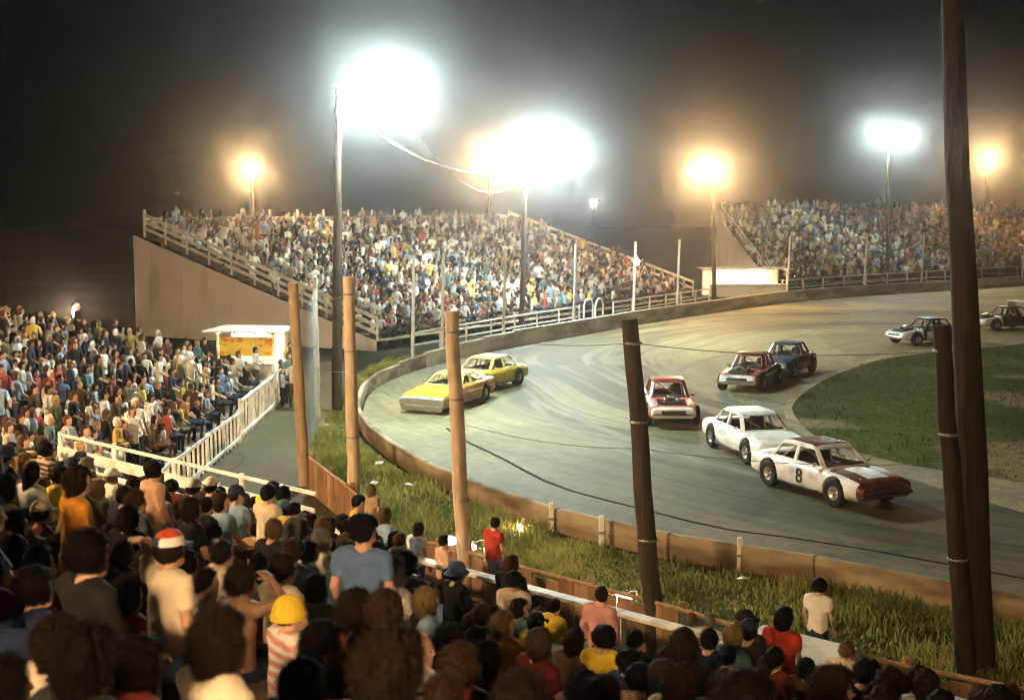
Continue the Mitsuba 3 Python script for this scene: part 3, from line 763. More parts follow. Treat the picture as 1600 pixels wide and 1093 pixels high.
stall('white roofed food stall with a yellow banner at the end of the left bleachers', sc, 2.2, 1.7, 2.15, -0.12, 'yellow_banner', 60)
sc2 = at_y(1163, 440, 102.0)
stall('brightly lit stall in the gap between the two grandstands', sc2, 6.2, 2.4, 2.1, 0.1, None, 110, 'stand_board')
# ------------------------------------------------------------------ race cars (front towards +y)
plain('tyre_rubber', (0.022, 0.022, 0.022), 0.8, 0.2)
plain('rim_pale', (0.55, 0.54, 0.50), 0.35, 0.5, 0.7)
plain('chrome', (0.75, 0.74, 0.72), 0.18, 0.5, 1.0)
plain('cage_black', (0.03, 0.03, 0.03), 0.5)
plain('interior_dark', (0.025, 0.024, 0.022), 0.8)
plain('grille_dark', (0.035, 0.035, 0.035), 0.6)
plain('number_black', (0.02, 0.02, 0.022), 0.5)
def paint(name, rgb, dirt=0.5):
    def fn(p, n, uv):
        d = smoothstep(0.45, 0.75, fbm(p.x * 2.2, p.y * 2.2, p.z * 3.5, 4)) * dirt + (1 - smoothstep(0.15, 0.55, p.z)) * dirt
        s = 0.9 + 0.2 * noise(p.x * 14, p.y * 14, p.z * 14)
        return mix(rgb, (0.20, 0.17, 0.12), dr.clip(d, 0, 0.85)) * s
    scene[name] = {'type': 'twosided', 'bsdf': {'type': 'principled', 'base_color': proc(fn), 'roughness': 0.35, 'specular': 0.5, 'clearcoat': 0.5, 'clearcoat_gloss': 0.8}}
for nm, rgb in dict(yellow_paint=(0.72, 0.52, 0.04), pale_yellow_paint=(0.75, 0.64, 0.18), orange_paint=(0.62, 0.25, 0.03), red_paint=(0.26, 0.035, 0.024), maroon_paint=(0.11, 0.018, 0.014),
                    white_car_paint=(0.78, 0.76, 0.70), grey_paint=(0.40, 0.40, 0.36), navy_paint=(0.035, 0.06, 0.12), black_car_paint=(0.035, 0.033, 0.032), rose_paint=(0.36, 0.11, 0.07)).items():
    paint(nm, rgb)

def loft(sections):                         # closed loft of half sections (x, z), mirrored in x
    rings = []
    for y, pts in sections:
        pts = np.asarray(pts, float)
        full = np.vstack([pts, pts[::-1][[i for i in range(len(pts)) if abs(pts[::-1][i][0]) > 1e-6]] * [-1, 1]])
        rings.append(np.column_stack([full[:, 0], np.full(len(full), y), full[:, 1]]))
    n, m = len(rings), len(rings[0])
    v = np.vstack(rings); f = []
    for i in range(n - 1):
        for j in range(m):
            a, b, c, d = i * m + j, i * m + (j + 1) % m, (i + 1) * m + (j + 1) % m, (i + 1) * m + j
            f += [[a, b, c], [a, c, d]]
    for i in (0, n - 1):
        c = len(v); v = np.vstack([v, rings[i].mean(0)])
        for j in range(m):
            a, b = i * m + j, i * m + (j + 1) % m
            f.append([b, a, c] if i == 0 else [a, b, c])
    t = trimesh.Trimesh(v, np.array(f), process=True); t.merge_vertices()
    if t.volume < 0: t.invert()
    return m3.Manifold(m3.Mesh(np.asarray(t.vertices, np.float32), np.asarray(t.faces, np.uint32)))

def mbox(x0, x1, y0, y1, z0, z1): return m3.Manifold.cube([x1 - x0, y1 - y0, z1 - z0]).translate([x0, y0, z0])
def prism_x(pts, x0, x1):                   # polygon in (y, z), pushed along x
    return m3.Manifold.extrude(m3.CrossSection([np.asarray(pts, float).tolist()], m3.FillRule.EvenOdd), x1 - x0).transform([[0, 0, 1, x0], [1, 0, 0, 0], [0, 1, 0, 0]])
def prism_y(pts, y0, y1):                   # polygon in (x, z), pushed along y
    pts = np.asarray(pts, float)[::-1]
    return m3.Manifold.extrude(m3.CrossSection([pts.tolist()], m3.FillRule.EvenOdd), y1 - y0).transform([[1, 0, 0, 0], [0, 0, -1, y1], [0, 1, 0, 0]])

BODY = {
 'sedan': [(-2.36, .78, .36, .70, .78), (-2.25, .87, .30, .78, .86), (-1.7, .92, .24, .83, .91), (-.9, .93, .22, .84, .89), (0, .93, .22, .84, .88), (.85, .93, .22, .83, .88), (1.6, .92, .23, .79, .865), (2.15, .90, .27, .73, .80), (2.34, .86, .32, .68, .74), (2.42, .78, .38, .62, .68)],
 'wedge': [(-2.30, .90, .40, .84, .92), (-2.22, .95, .32, .88, .95), (-1.6, .97, .20, .88, .93), (-.9, .97, .18, .86, .90), (0, .97, .18, .84, .87), (.85, .97, .18, .81, .85), (1.5, .97, .18, .76, .81), (2.1, .96, .18, .69, .72), (2.36, .95, .19, .60, .62), (2.42, .93, .20, .55, .57)],
 'coupe': [(-2.30, .74, .40, .72, .78), (-2.15, .84, .34, .80, .87), (-1.6, .89, .26, .86, .94), (-.9, .90, .24, .86, .91), (0, .90, .24, .86, .90), (.85, .90, .24, .84, .89), (1.6, .87, .26, .80, .87), (2.1, .82, .32, .74, .81), (2.28, .76, .38, .68, .74), (2.34, .68, .44, .62, .68)],
}
def car_body(kind):
    secs = []
    for y, w, zb, zs, zt in BODY[kind]:
        secs.append((y, [(0, zb), (w * .86, zb), (w * .97, zb + .07), (w, zb + (zs - zb) * .45), (w * .985, zb + (zs - zb) * .8), (w * .93, zs), (w * .80, zs + (zt - zs) * .55), (w * .45, zt - .012), (0, zt)]))
    return loft(secs)
CABIN = {'sedan': ((-1.62, .98), (-1.05, .28), .80, .60, 1.36), 'wedge': ((-1.75, .75), (-1.0, .05), .84, .62, 1.27), 'coupe': ((-1.55, .75), (-.95, .12), .76, .58, 1.45)}

def cabin_mesh(kind, arch):
    (b0, b1), (r0, r1), wb, wr, zr = CABIN[kind]
    def ring(y0, y1, w, z, c):
        p = []
        for sx, sy in ((1, 1), (-1, 1), (-1, -1), (1, -1)):
            y = y1 if sy > 0 else y0
            p += [(sx * w, y - sy * c, z), (sx * (w - c), y, z)] if sx * sy > 0 else [(sx * (w - c), y, z), (sx * w, y - sy * c, z)]
        return p
    def hullm(dw, dz):
        pts = ring(b0 + dw, b1 - dw, wb - dw, .80, .10) + ring(r0 - .12 + dw, r1 + .12 - dw, wr + .03 - dw, zr - .07 - dz, .12) + ring(r0 + dw, r1 - dw, wr - dw, zr - dz, .14) + ring(r0 + .2, r1 - .2, wr - .15, zr + .025 - dz, .1)
        return m3.Manifold.hull_points(np.array(pts, float))
    shell = hullm(0, 0) - hullm(.045, .045)
    def ys(t, e): return e[0] + (e[1] - e[0]) * t
    zl, zh = .90, zr - .085
    tl, th_ = (zl - .8) / (zr - .8), (zh - .8) / (zr - .8)
    f_lo, f_hi = b1 + (r1 - b1) * tl, b1 + (r1 - b1) * th_
    a_lo, a_hi = b0 + (r0 - b0) * tl, b0 + (r0 - b0) * th_
    pB = -.38
    if arch:                                 # one rounded quarter window and one door window
        q = [(a_lo + .22, zl), (a_lo + .32, zl + .12), (a_hi + .02, zh - .06), (a_hi + .22, zh), (pB - .06, zh), (pB - .06, zl)]
    else:
        q = [(a_lo + .20, zl), (a_hi + .10, zh), (pB - .06, zh), (pB - .06, zl)]
    dwin = [(pB + .06, zl), (pB + .06, zh), (f_hi - .10, zh), (f_lo - .13, zl)]
    for w in (q, dwin): shell = shell - prism_x(w, -2, 2)
    shell = shell - prism_y([(-wb + .13, zl), (wb - .13, zl), (wr - .06, zh + .015), (-wr + .06, zh + .015)], .0, 3)
    shell = shell - prism_y([(-wb + .16, zl + .02), (wb - .16, zl + .02), (wr - .08, zh), (-wr + .08, zh)], -3, -.85)
    return shell

def wheel(parent, x, y, r, w, side, bsdf_rim='rim_pale', steer=0.0):
    prof = [(r * .60, -w / 2), (r * .92, -w / 2), (r, -w / 2 + .04), (r, w / 2 - .04), (r * .92, w / 2), (r * .60, w / 2), (r * .56, w / 2 - .03), (r * .56, -w / 2 + .03), (r * .60, -w / 2)]
    R = rotz(steer) @ np.array([[0, 0, side], [0, 1, 0], [-side, 0, 0]])
    k = obj('wheel', place(revolve(prof, 26), R, (x, y, r)), 'tyre_rubber', parent, smooth=35)
    rim = [(r * .57, w / 2 - .05), (r * .54, w / 2 - .02), (r * .50, w / 2 - .05), (r * .30, w / 2 - .09), (r * .16, w / 2 - .05), (r * .12, w / 2 - .01), (.001, w / 2 - .005)]
    obj('rim', place(revolve(rim, 20), R, (x, y, r)), bsdf_rim, k, smooth=35)
    for a in range(5):
        c, s = math.cos(a * 1.2566), math.sin(a * 1.2566)
        obj('wheel_nut', place(box((.035, .035, .03)), R, R @ np.array([c * r * .22, s * r * .22, w / 2 - .045]) + [x, y, r]), 'cage_black', k)

protos = {}
def car(label, group, pos, heading, kind='sedan', body='white_car_paint', cabin=None, hood=None, hood2=None, deck=None, door=None, nose=None, front_fender=None, roof=None, number=None, number_bsdf='number_black', engine=False, fins=False, rim='rim_pale', arch=False, steer=0.0, roof_panel=None, stripe=None):
    k = thing('race_car', label, 'race car', group)
    b = car_body(kind)
    (b0, b1), (r0, r1), wb, wr, zr = CABIN[kind]
    wr_, ww = (.355, .30)
    fy, ry, tx = 1.42, -1.38, (.80 if kind != 'coupe' else .84)
    cut = m3.Manifold()
    for y in (fy, ry):
        for sx in (-1, 1):
            cyl = m3.Manifold.cylinder(.46, .43, .43, 28).rotate([0, 90, 0]).translate([.52 if sx > 0 else -.98, y, wr_ + .01])
            cut = cut + cyl
    b = b - cut - mbox(-wb + .1, wb - .1, b0 + .12, b1 - .12, .42, 1.2)
    if engine: b = b - mbox(-.52, .52, 1.02, 2.02, .40, 1.2)
    h = math.atan2(-heading[0], heading[1])
    M = mat(rotz(h), pos, CS)
    def put(name, mesh, bsdf, parent=k, smooth=32):
        return obj(name, mesh, bsdf, parent, smooth=smooth, to_world=M)
    start = set(scene)
    put('body', b, body)
    put('cabin', cabin_mesh(kind, arch), cabin or body)
    full = car_body(kind) - cut
    y1 = BODY[kind][-1][0]
    if hood and not engine: put('hood', (full ^ mbox(-.74, .74, b1 + .06, y1 - .13, .50, 1.2)).translate([0, 0, .014]), hood)
    if hood2: put('hood_panel', (full ^ mbox(-.30, .34, b1 + .12, y1 - .30, .50, 1.2)).translate([0, 0, .024]), hood2)
    if deck: put('boot_lid', (full ^ mbox(-.70, .70, -2.16, b0 - .03, .6, 1.2)).translate([0, 0, .014]), deck)
    for sx in (-1, 1):
        if door: put('door_panel', (full ^ mbox(*((.5, 1.2) if sx > 0 else (-1.2, -.5)), -.62, .68, .30, .78)).translate([sx * .010, 0, 0]), door)
        if front_fender: put('fender', (full ^ mbox(*((.55, 1.2) if sx > 0 else (-1.2, -.55)), .95, 2.2, .26, .95)).translate([sx * .008, 0, .006]), front_fender)
        if number:
            t = meshkit.text_mesh(number, 0.36, 0.012, bold=True)
            t.apply_translation([-t.extents[0] / 2 - t.bounds[0][0], -.18, 0])
            wmax = max(s[1] for s in BODY[kind])
            R = np.array([[0, 0, 1.0], [1, 0, 0], [0, 1, 0]]) if sx > 0 else np.array([[0, 0, -1.0], [-1, 0, 0], [0, 1, 0]])
            obj('number', place(t, R, (sx * (wmax + .004), 0.03, .56)), number_bsdf, k, to_world=M)
        # nerf bars and window net bar
        put('side_bar', tube([(sx * (BODY[kind][4][1] + .02), fy - .55, .30), (sx * (BODY[kind][4][1] + .09), fy - .62, .30), (sx * (BODY[kind][4][1] + .09), ry + .62, .30), (sx * (BODY[kind][4][1] + .02), ry + .55, .30)], .025, 8), 'cage_black')
    if nose: put('front_panel', (full ^ mbox(-1, 1, y1 - .16, y1 + .1, .2, .76)).translate([0, .012, 0]), nose)
    w1 = BODY[kind][-1][1]; zb1 = BODY[kind][-1][2]; zt1 = BODY[kind][-1][4]
    zm = (zb1 + zt1) / 2
    if kind != 'wedge':
        put('grille', cbox((w1 * 1.25, .05, .14), (0, y1 + .012, zt1 - .10), .01), 'grille_dark')
        put('front_bumper', tube([(-w1 - .04, y1 - .22, zb1 + .07), (-w1, y1 + .03, zb1 + .07), (-w1 * .6, y1 + .08, zb1 + .07), (w1 * .6, y1 + .08, zb1 + .07), (w1, y1 + .03, zb1 + .07), (w1 + .04, y1 - .22, zb1 + .07)], .045, 8), 'chrome')
    else:
        put('air_dam', cbox((w1 * 1.86, .05, .22), (0, y1 + .01, .22), .012), nose or 'grey_paint')
    put('rear_bumper', tube([(-.8, -2.28, .48), (-.7, -2.42, .48), (.7, -2.42, .48), (.8, -2.28, .48)], .045, 8), 'chrome')
    # cockpit: tub, seat, wheel, cage
    put('cockpit', mbox(-wb + .1, wb - .1, b0 + .12, b1 - .12, .40, .86) - mbox(-wb + .13, wb - .13, b0 + .15, b1 - .15, .44, 1.2), 'interior_dark')
    put('dashboard', cbox((2 * wb - .3, .22, .16), (0, b1 - .30, .86), .03), 'interior_dark')
    st = cat_mesh([cbox((.48, .50, .14), (-.36, -.35, .52), .05), cbox((.48, .14, .72), (-.36, -.62, .82), .05), cbox((.26, .12, .22), (-.36, -.62, 1.12), .04)])
    put('seat', st, 'cage_black')
    put('steering_wheel', place(revolve([(.17, 0), (.185, .012), (.17, .024), (.155, .012), (.17, 0)], 16), rotx(1.1), (-.36, .12, .86)), 'cage_black')
    cg = []
    for sx in (-1, 1):
        x0, x1 = sx * (wb - .13), sx * (wr - .10)
        cg += [tube([(x0, -.55, .5), (x1, -.55, zr - .10)], .024, 6), tube([(x0, b1 - .2, .5), (x0 * .98, b1 - .22, .88), (x1, r1 - .05, zr - .10)], .024, 6), tube([(x1, -.55, zr - .10), (x1, r1 - .05, zr - .10)], .024, 6), tube([(x1, -.55, zr - .10), (x0, b0 + .25, .7)], .024, 6), tube([(x0, -.5, .72), (x0, b1 - .25, .72)], .024, 6)]
    cg += [tube([(-wr + .1, y, zr - .10), (wr - .1, y, zr - .10)], .024, 6) for y in (-.55, r1 - .05)] + [tube([(-wb + .13, -.55, .6), (wr - .1, -.55, zr - .12)], .02, 6)]
    put('roll_cage', cat_mesh(cg), 'grey_paint')
    for y, s in ((fy, steer), (ry, 0)):
        for sx in (-1, 1):
            start_n = set(scene)
            wheel(k, sx * tx, y, wr_, ww, sx, rim, s)
            for kk in set(scene) - start_n: scene[kk]['to_world'] = T(M)
    if engine:
        e = put('engine', cat_mesh([cbox((.42, .62, .34), (0, 1.48, .66), .04), cbox((.16, .58, .12), (-.22, 1.48, .86), .03), cbox((.16, .58, .12), (.22, 1.48, .86), .03)]), 'cage_black')
        for x in (-.22, .22): put('valve_cover', cbox((.15, .56, .09), (x, 1.48, .955), .03), 'chrome', e)
        put('air_cleaner', revolve_at([(.001, .12), (.17, .11), (.19, .09), (.19, .03), (.17, .0), (.05, 0)], (0, 1.46, .97)), 'chrome', e)
        put('radiator', cbox((.80, .08, .40), (0, 2.02, .72), .015), 'grille_dark', e)
        for sx in (-1, 1):
            put('header_pipe', tube([(sx * .3, 1.3, .75), (sx * .5, 1.25, .72), (sx * .62, 1.0, .45)], .04, 8), 'chrome', e)
    if fins:
        for sx in (-1, 1):
            put('sail_panel', prism_x([(-1.95, .85), (-1.5, 1.75), (-.95, 1.75), (-.70, .86)], sx * .82 - .02, sx * .82 + .02), 'white_car_paint', smooth=False)
        put('wing', cbox((1.64, .62, .05), (0, -1.22, 1.76), .02), 'white_car_paint')
    if roof:
        (q0, q1), (s0, s1), w_, v_, z_ = CABIN[kind]
        put('roof_skin', trimesh.convex.convex_hull(np.array([(sx * (v_ - .03), y, z_ + .0) for sx in (-1, 1) for y in (s0 + .03, s1 - .03)] + [(sx * (v_ - .16), y, z_ + .038) for sx in (-1, 1) for y in (s0 + .18, s1 - .18)])), roof)
    if roof_panel: put('roof_scoop', cbox((.24, .34, .09), (.16, r1 - .2, zr + .055), .03), roof_panel)
    if stripe: put('stripe', (full ^ mbox(-1.2, 1.2, -2.1, 2.2, .60, .68)).scale([1.009, 1, 1]), stripe)
    put('hood_pin', cat_mesh([cbox((.04, .04, .05), (s * .55, y1 - .38, BODY[kind][-2][4] + .05), .01) for s in (-1, 1)]), 'chrome')
    put('mirror', cat_mesh([cbox((.13, .05, .09), (s * (wb + .10), b1 - .35, .95), .015) for s in (-1, 1)]), body)
    return k
def revolve_at(prof, t): return place(revolve(prof, 18), None, t)

CS = 0.9
G = 'race cars running through the turn'
def on_track(px, py, dy=0.0):
    p = at(px, py, 0.0); p[2] = 0.006
    if dy: p = p * 1.0; q = ray(px, py); p[:2] += q[:2] / np.linalg.norm(q[:2]) * dy
    return p
def centre(px, py, h, fwd, left, dy=0.0):      # where a tyre meets the track, and that tyre's place on the car
    h = np.asarray(h, float) / np.linalg.norm(h); p = on_track(px, py, dy)
    L = np.array([-h[1], h[0]])
    p[:2] -= (h * fwd + L * left) * CS
    return p, h
CARS = {}
p, h = centre(757, 622, (-.40, -.92), -1.38, .86, -0.8)
CARS['y1'] = car('leading yellow race car with wide flat hood and orange sides, behind the pale pole', G, p, h, 'wedge', 'orange_paint', 'pale_yellow_paint', hood='yellow_paint', deck='yellow_paint', nose='grey_paint', front_fender='yellow_paint', stripe='white_car_paint')
p, h = centre(810, 609, (-.50, -.87), -1.38, .86, 1.3)
CARS['y2'] = car('second yellow race car, half hidden behind the leading yellow one', G, p, h, 'sedan', 'yellow_paint', 'pale_yellow_paint', deck='pale_yellow_paint', hood='pale_yellow_paint')
p, h = centre(1012, 664, (-.03, -1.0), 1.5, -.84, 0)
CARS['red'] = car('red race car with bare engine and white front panel, right of the dark pole', G, p, h, 'coupe', 'rose_paint', 'red_paint', nose='white_car_paint', engine=True, front_fender='rose_paint', deck='red_paint')
p, h = centre(1190, 612, (-.42, -.91), 1.42, .84, 0)
CARS['maroon'] = car('dark maroon race car with pale front panel, ahead of the blue car', G, p, h, 'coupe', 'maroon_paint', 'maroon_paint', nose='white_car_paint', engine=True, front_fender='rose_paint', stripe='white_car_paint')
p, h = centre(1268, 580, (-.50, -.87), -1.38, .84, 0)
CARS['blue'] = car('dark blue race car with reddish side following the maroon car', G, p, h, 'coupe', 'maroon_paint', 'navy_paint', hood='navy_paint', deck='navy_paint', front_fender='navy_paint', nose='grey_paint')
p, h = centre(1166, 722, (.22, -.975), 1.42, -.86, -0.2)
CARS['white'] = car('plain white race car following the white and maroon one', G, p, h, 'sedan', 'white_car_paint', 'white_car_paint', hood='white_car_paint', nose='white_car_paint', steer=0.1)
p, h = centre(1303, 791, (.42, -.91), 1.42, -.86, 0)
CARS['front'] = car('white race car with maroon roof and nose, black number on the door, nearest of all', G, p, h, 'sedan', 'white_car_paint', 'white_car_paint', hood='maroon_paint', hood2='white_car_paint', nose='maroon_paint', number='8', roof='maroon_paint', arch=True, deck='white_car_paint', steer=0.12)
p, h = centre(1432, 540, (-.90, -.43), 1.42, .84, 0)
CARS['w8'] = car('dark open race car with bright white nose, left of the big dark pole', G, p, h, 'coupe', 'black_car_paint', 'black_car_paint', nose='white_car_paint', engine=True, front_fender='white_car_paint', door='white_car_paint')
p, h = centre(1556, 517, (-.93, -.36), 1.42, .84, 0)
CARS['fin'] = car('dark race car with tall white fins at the right edge', G, p, h, 'coupe', 'black_car_paint', 'black_car_paint', engine=True, nose='white_car_paint', front_fender='white_car_paint', fins=True)
# ------------------------------------------------------------------ people: bodies from distance fields
def surf(sdf, lo, hi, h):
    """Surface nets of sdf over the box lo-hi with cell h."""
    lo, hi = np.asarray(lo, float), np.asarray(hi, float)
    n = np.ceil((hi - lo) / h).astype(int) + 1
    ax = [lo[i] + h * np.arange(n[i]) for i in range(3)]
    P = np.stack(np.meshgrid(*ax, indexing='ij'), -1).astype(np.float32)
    D = sdf(P.reshape(-1, 3)).reshape(n).astype(np.float32)
    for i in range(3):                         # close at the border
        s = [slice(None)] * 3
        for e in (0, -1):
            s[i] = e; D[tuple(s)] = np.maximum(D[tuple(s)], 1e-3)
    S = D < 0
    c = n - 1
    corner = [(a, b, d) for a in (0, 1) for b in (0, 1) for d in (0, 1)]
    cs = lambda A, o: A[o[0]:o[0] + c[0], o[1]:o[1] + c[1], o[2]:o[2] + c[2]]
    cnt = sum(cs(S, o).astype(np.int8) for o in corner)
    act = (cnt > 0) & (cnt < 8)
    idx = np.full(c, -1); idx[act] = np.arange(act.sum())
    I = np.argwhere(act)
    acc, num = np.zeros((len(I), 3)), np.zeros(len(I))
    for a in range(8):
        for b in range(a + 1, 8):
            oa, ob = np.array(corner[a]), np.array(corner[b])
            if np.abs(oa - ob).sum() != 1: continue
            da, db = D[tuple((I + oa).T)], D[tuple((I + ob).T)]
            m = (da < 0) != (db < 0)
            t = np.where(m, da / np.where(m, da - db, 1), 0)
            acc += m[:, None] * (oa + (ob - oa) * t[:, None]); num += m
    V = lo + (I + acc / num[:, None]) * h
    F = []
    for k in range(3):
        u, v = [(1, 2), (2, 0), (0, 1)][k]
        s0 = [slice(None)] * 3; s1 = [slice(None)] * 3
        s0[k] = slice(0, -1); s1[k] = slice(1, None)
        e = np.argwhere(S[tuple(s0)] != S[tuple(s1)])
        ok = (e[:, u] > 0) & (e[:, v] > 0) & (e[:, u] < c[u]) & (e[:, v] < c[v])
        e = e[ok]
        flip = S[tuple(s0)][tuple(e.T)]
        q = []
        for du, dv in ((-1, -1), (0, -1), (0, 0), (-1, 0)):
            w = e.copy(); w[:, u] += du; w[:, v] += dv
            q.append(idx[tuple(w.T)])
        q = np.stack(q, 1)
        q = np.where(flip[:, None], q, q[:, ::-1])
        F.append(q)
    F = np.vstack(F); F = F[(F >= 0).all(1)]
    return V, np.vstack([F[:, [0, 1, 2]], F[:, [0, 2, 3]]])

def s_caps(p, a, b, ra, rb):
    a, b = np.asarray(a, np.float32), np.asarray(b, np.float32)
    d = b - a
    t = np.clip(((p - a) @ d) / max(float(d @ d), 1e-9), 0, 1)
    return np.linalg.norm(p - a - t[:, None] * d, axis=1) - (ra + (rb - ra) * t)
def s_ell(p, c, r, R=None):
    q = p - np.asarray(c, np.float32)
    if R is not None: q = q @ np.asarray(R, np.float32)
    r = np.asarray(r, np.float32)
    k0 = np.linalg.norm(q / r, axis=1); k1 = np.linalg.norm(q / r ** 2, axis=1)
    return k0 * (k0 - 1) / np.maximum(k1, 1e-6)
def smin(a, b, k):
    h = np.clip(0.5 + 0.5 * (b - a) / k, 0, 1)
    return b + (a - b) * h - k * h * (1 - h)
def nz(p, f, seed=0): return (meshkit.noise(p * f, seed) - 0.5) * 2

# head in its own frame: centre at the origin, face towards +y, about 0.235 tall
def head_sdf(p, fine=True):
    d = s_ell(p, (0, -.012, .022), (.076, .096, .098))
    d = smin(d, s_ell(p, (0, .018, -.045), (.058, .072, .076)), .03)
    d = smin(d, s_caps(p, (-.02, .068, -.088), (.02, .068, -.088), .022, .022), .025)
    if fine:
        d = smin(d, s_caps(p, (0, .088, .012), (0, .108, -.026), .009, .015), .012)     # nose
        d = smin(d, s_caps(p, (-.035, .078, .026), (.035, .078, .026), .012, .012), .016)  # brow
        for s in (-1, 1):
            d = smin(d, s_ell(p, (s * .080, -.008, -.012), (.012, .022, .034)), .008)       # ear
            d = np.maximum(d, -(np.linalg.norm(p - np.float32([s * .031, .102, .006]), axis=1) - .017) - 0.0)   # eye socket
            d = smin(d, np.linalg.norm(p - np.float32([s * .031, .080, .006]), axis=1) - .013, .004)
        d = smin(d, s_caps(p, (-.017, .088, -.056), (.017, .088, -.056), .0085, .0085), .008)  # lips
        d = np.maximum(d, -s_caps(p, (-.02, .102, -.055), (.02, .102, -.055), .003, .003))
    return d

def hair_mesh(style, h, seed=0):
    def base(p): return s_ell(p, (0, -.014, .026), (.079, .100, .101))
    def fn(p):
        ang = np.arctan2(p[:, 0], -p[:, 1])
        st = meshkit.noise(np.column_stack([ang * 7, p[:, 2] * 7, np.linalg.norm(p[:, :2], axis=1) * 12]), seed) - .5
        fi = meshkit.noise(np.column_stack([ang * 24, p[:, 2] * 16, p[:, 1] * 20]), seed + 3) - .5
        b = base(p)
        nape = p[:, 2] + .085 - .10 * np.clip((p[:, 1] + .02) / .1, 0, 1)
        face = np.minimum(p[:, 1] - .058 + .25 * np.abs(p[:, 0]) - .35 * np.maximum(p[:, 2] - .055, 0), .088 - p[:, 2])  # the face stays free
        if style == 'short':
            d = b - .017 - .020 * st - .011 * fi
            d = np.maximum(d, -(p[:, 2] + .075 - .075 * np.clip((p[:, 1] + .05) / .08, 0, 1)))
        elif style == 'shag':
            d = smin(b - .026, s_ell(p, (0, -.045, -.055), (.088, .068, .085)), .03) - .034 * st - .016 * fi
            d = np.maximum(d, -(p[:, 2] + .135 - .06 * np.clip((p[:, 1] + .02) / .07, 0, 1)))
        elif style == 'afro':
            d = s_ell(p, (0, -.022, .045), (.132, .130, .122)) - .020 * (meshkit.noise(p * 22, seed) - .5) - .016 * (meshkit.noise(p * 55, seed) - .5)
            d = np.maximum(d, -(p[:, 2] + .085))
        elif style == 'long':
            d = smin(b - .022, s_ell(p, (0, -.062, -.13), (.095, .058, .20)), .04) - .030 * st - .018 * fi
            d = np.maximum(d, -(p[:, 2] + .27 + .02 * st))
        elif style == 'curly':
            d = smin(b - .034, s_ell(p, (0, -.05, -.06), (.100, .075, .10)), .04) - .030 * (meshkit.noise(p * 26, seed) - .5) - .016 * (meshkit.noise(p * 60, seed) - .5)
            d = np.maximum(d, -(p[:, 2] + .15))
        elif style == 'bald':
            d = np.maximum(b - .013 - .006 * fi, p[:, 2] - .045 - .010 * st)
            d = np.maximum(d, -(p[:, 2] + .075 - .075 * np.clip((p[:, 1] + .05) / .08, 0, 1)))
        elif style == 'fringe':                # under a cap
            d = np.maximum(b - .017 - .012 * st - .006 * fi, p[:, 2] - .052)
            d = np.maximum(d, -(p[:, 2] + .10 - .08 * np.clip((p[:, 1] + .04) / .08, 0, 1)))
        return np.maximum(d, face)
    ext = {'long': (.16, .2, .32), 'afro': (.17, .18, .13)}.get(style, (.15, .18, .18))
    return surf(fn, (-ext[0], -ext[1], -ext[2]), (ext[0], .13, .20), h)

def strands(mesh, n, length, seed, wd=.0022):
    v, f = mesh
    t = trimesh.Trimesh(v, f, process=False)
    r = np.random.default_rng(seed)
    c = t.triangles_center; nn = t.face_normals; a = t.area_faces
    i = r.choice(len(f), n, p=a / a.sum())
    p, q = c[i], nn[i]
    d = q * 0.48 + np.column_stack([r.normal(0, .4, n), r.normal(0, .4, n), r.normal(-.5, .4, n)])
    d /= np.linalg.norm(d, axis=1, keepdims=True)
    w = np.cross(d, q); w /= np.linalg.norm(w, axis=1, keepdims=True) + 1e-9
    L = length * r.uniform(.4, 1.1, n)[:, None]
    vv = np.stack([p - w * wd, p + w * wd, p + d * L], 1).reshape(-1, 3)
    return np.vstack([v, vv]), np.vstack([f, len(v) + np.arange(3 * n).reshape(-1, 3)])

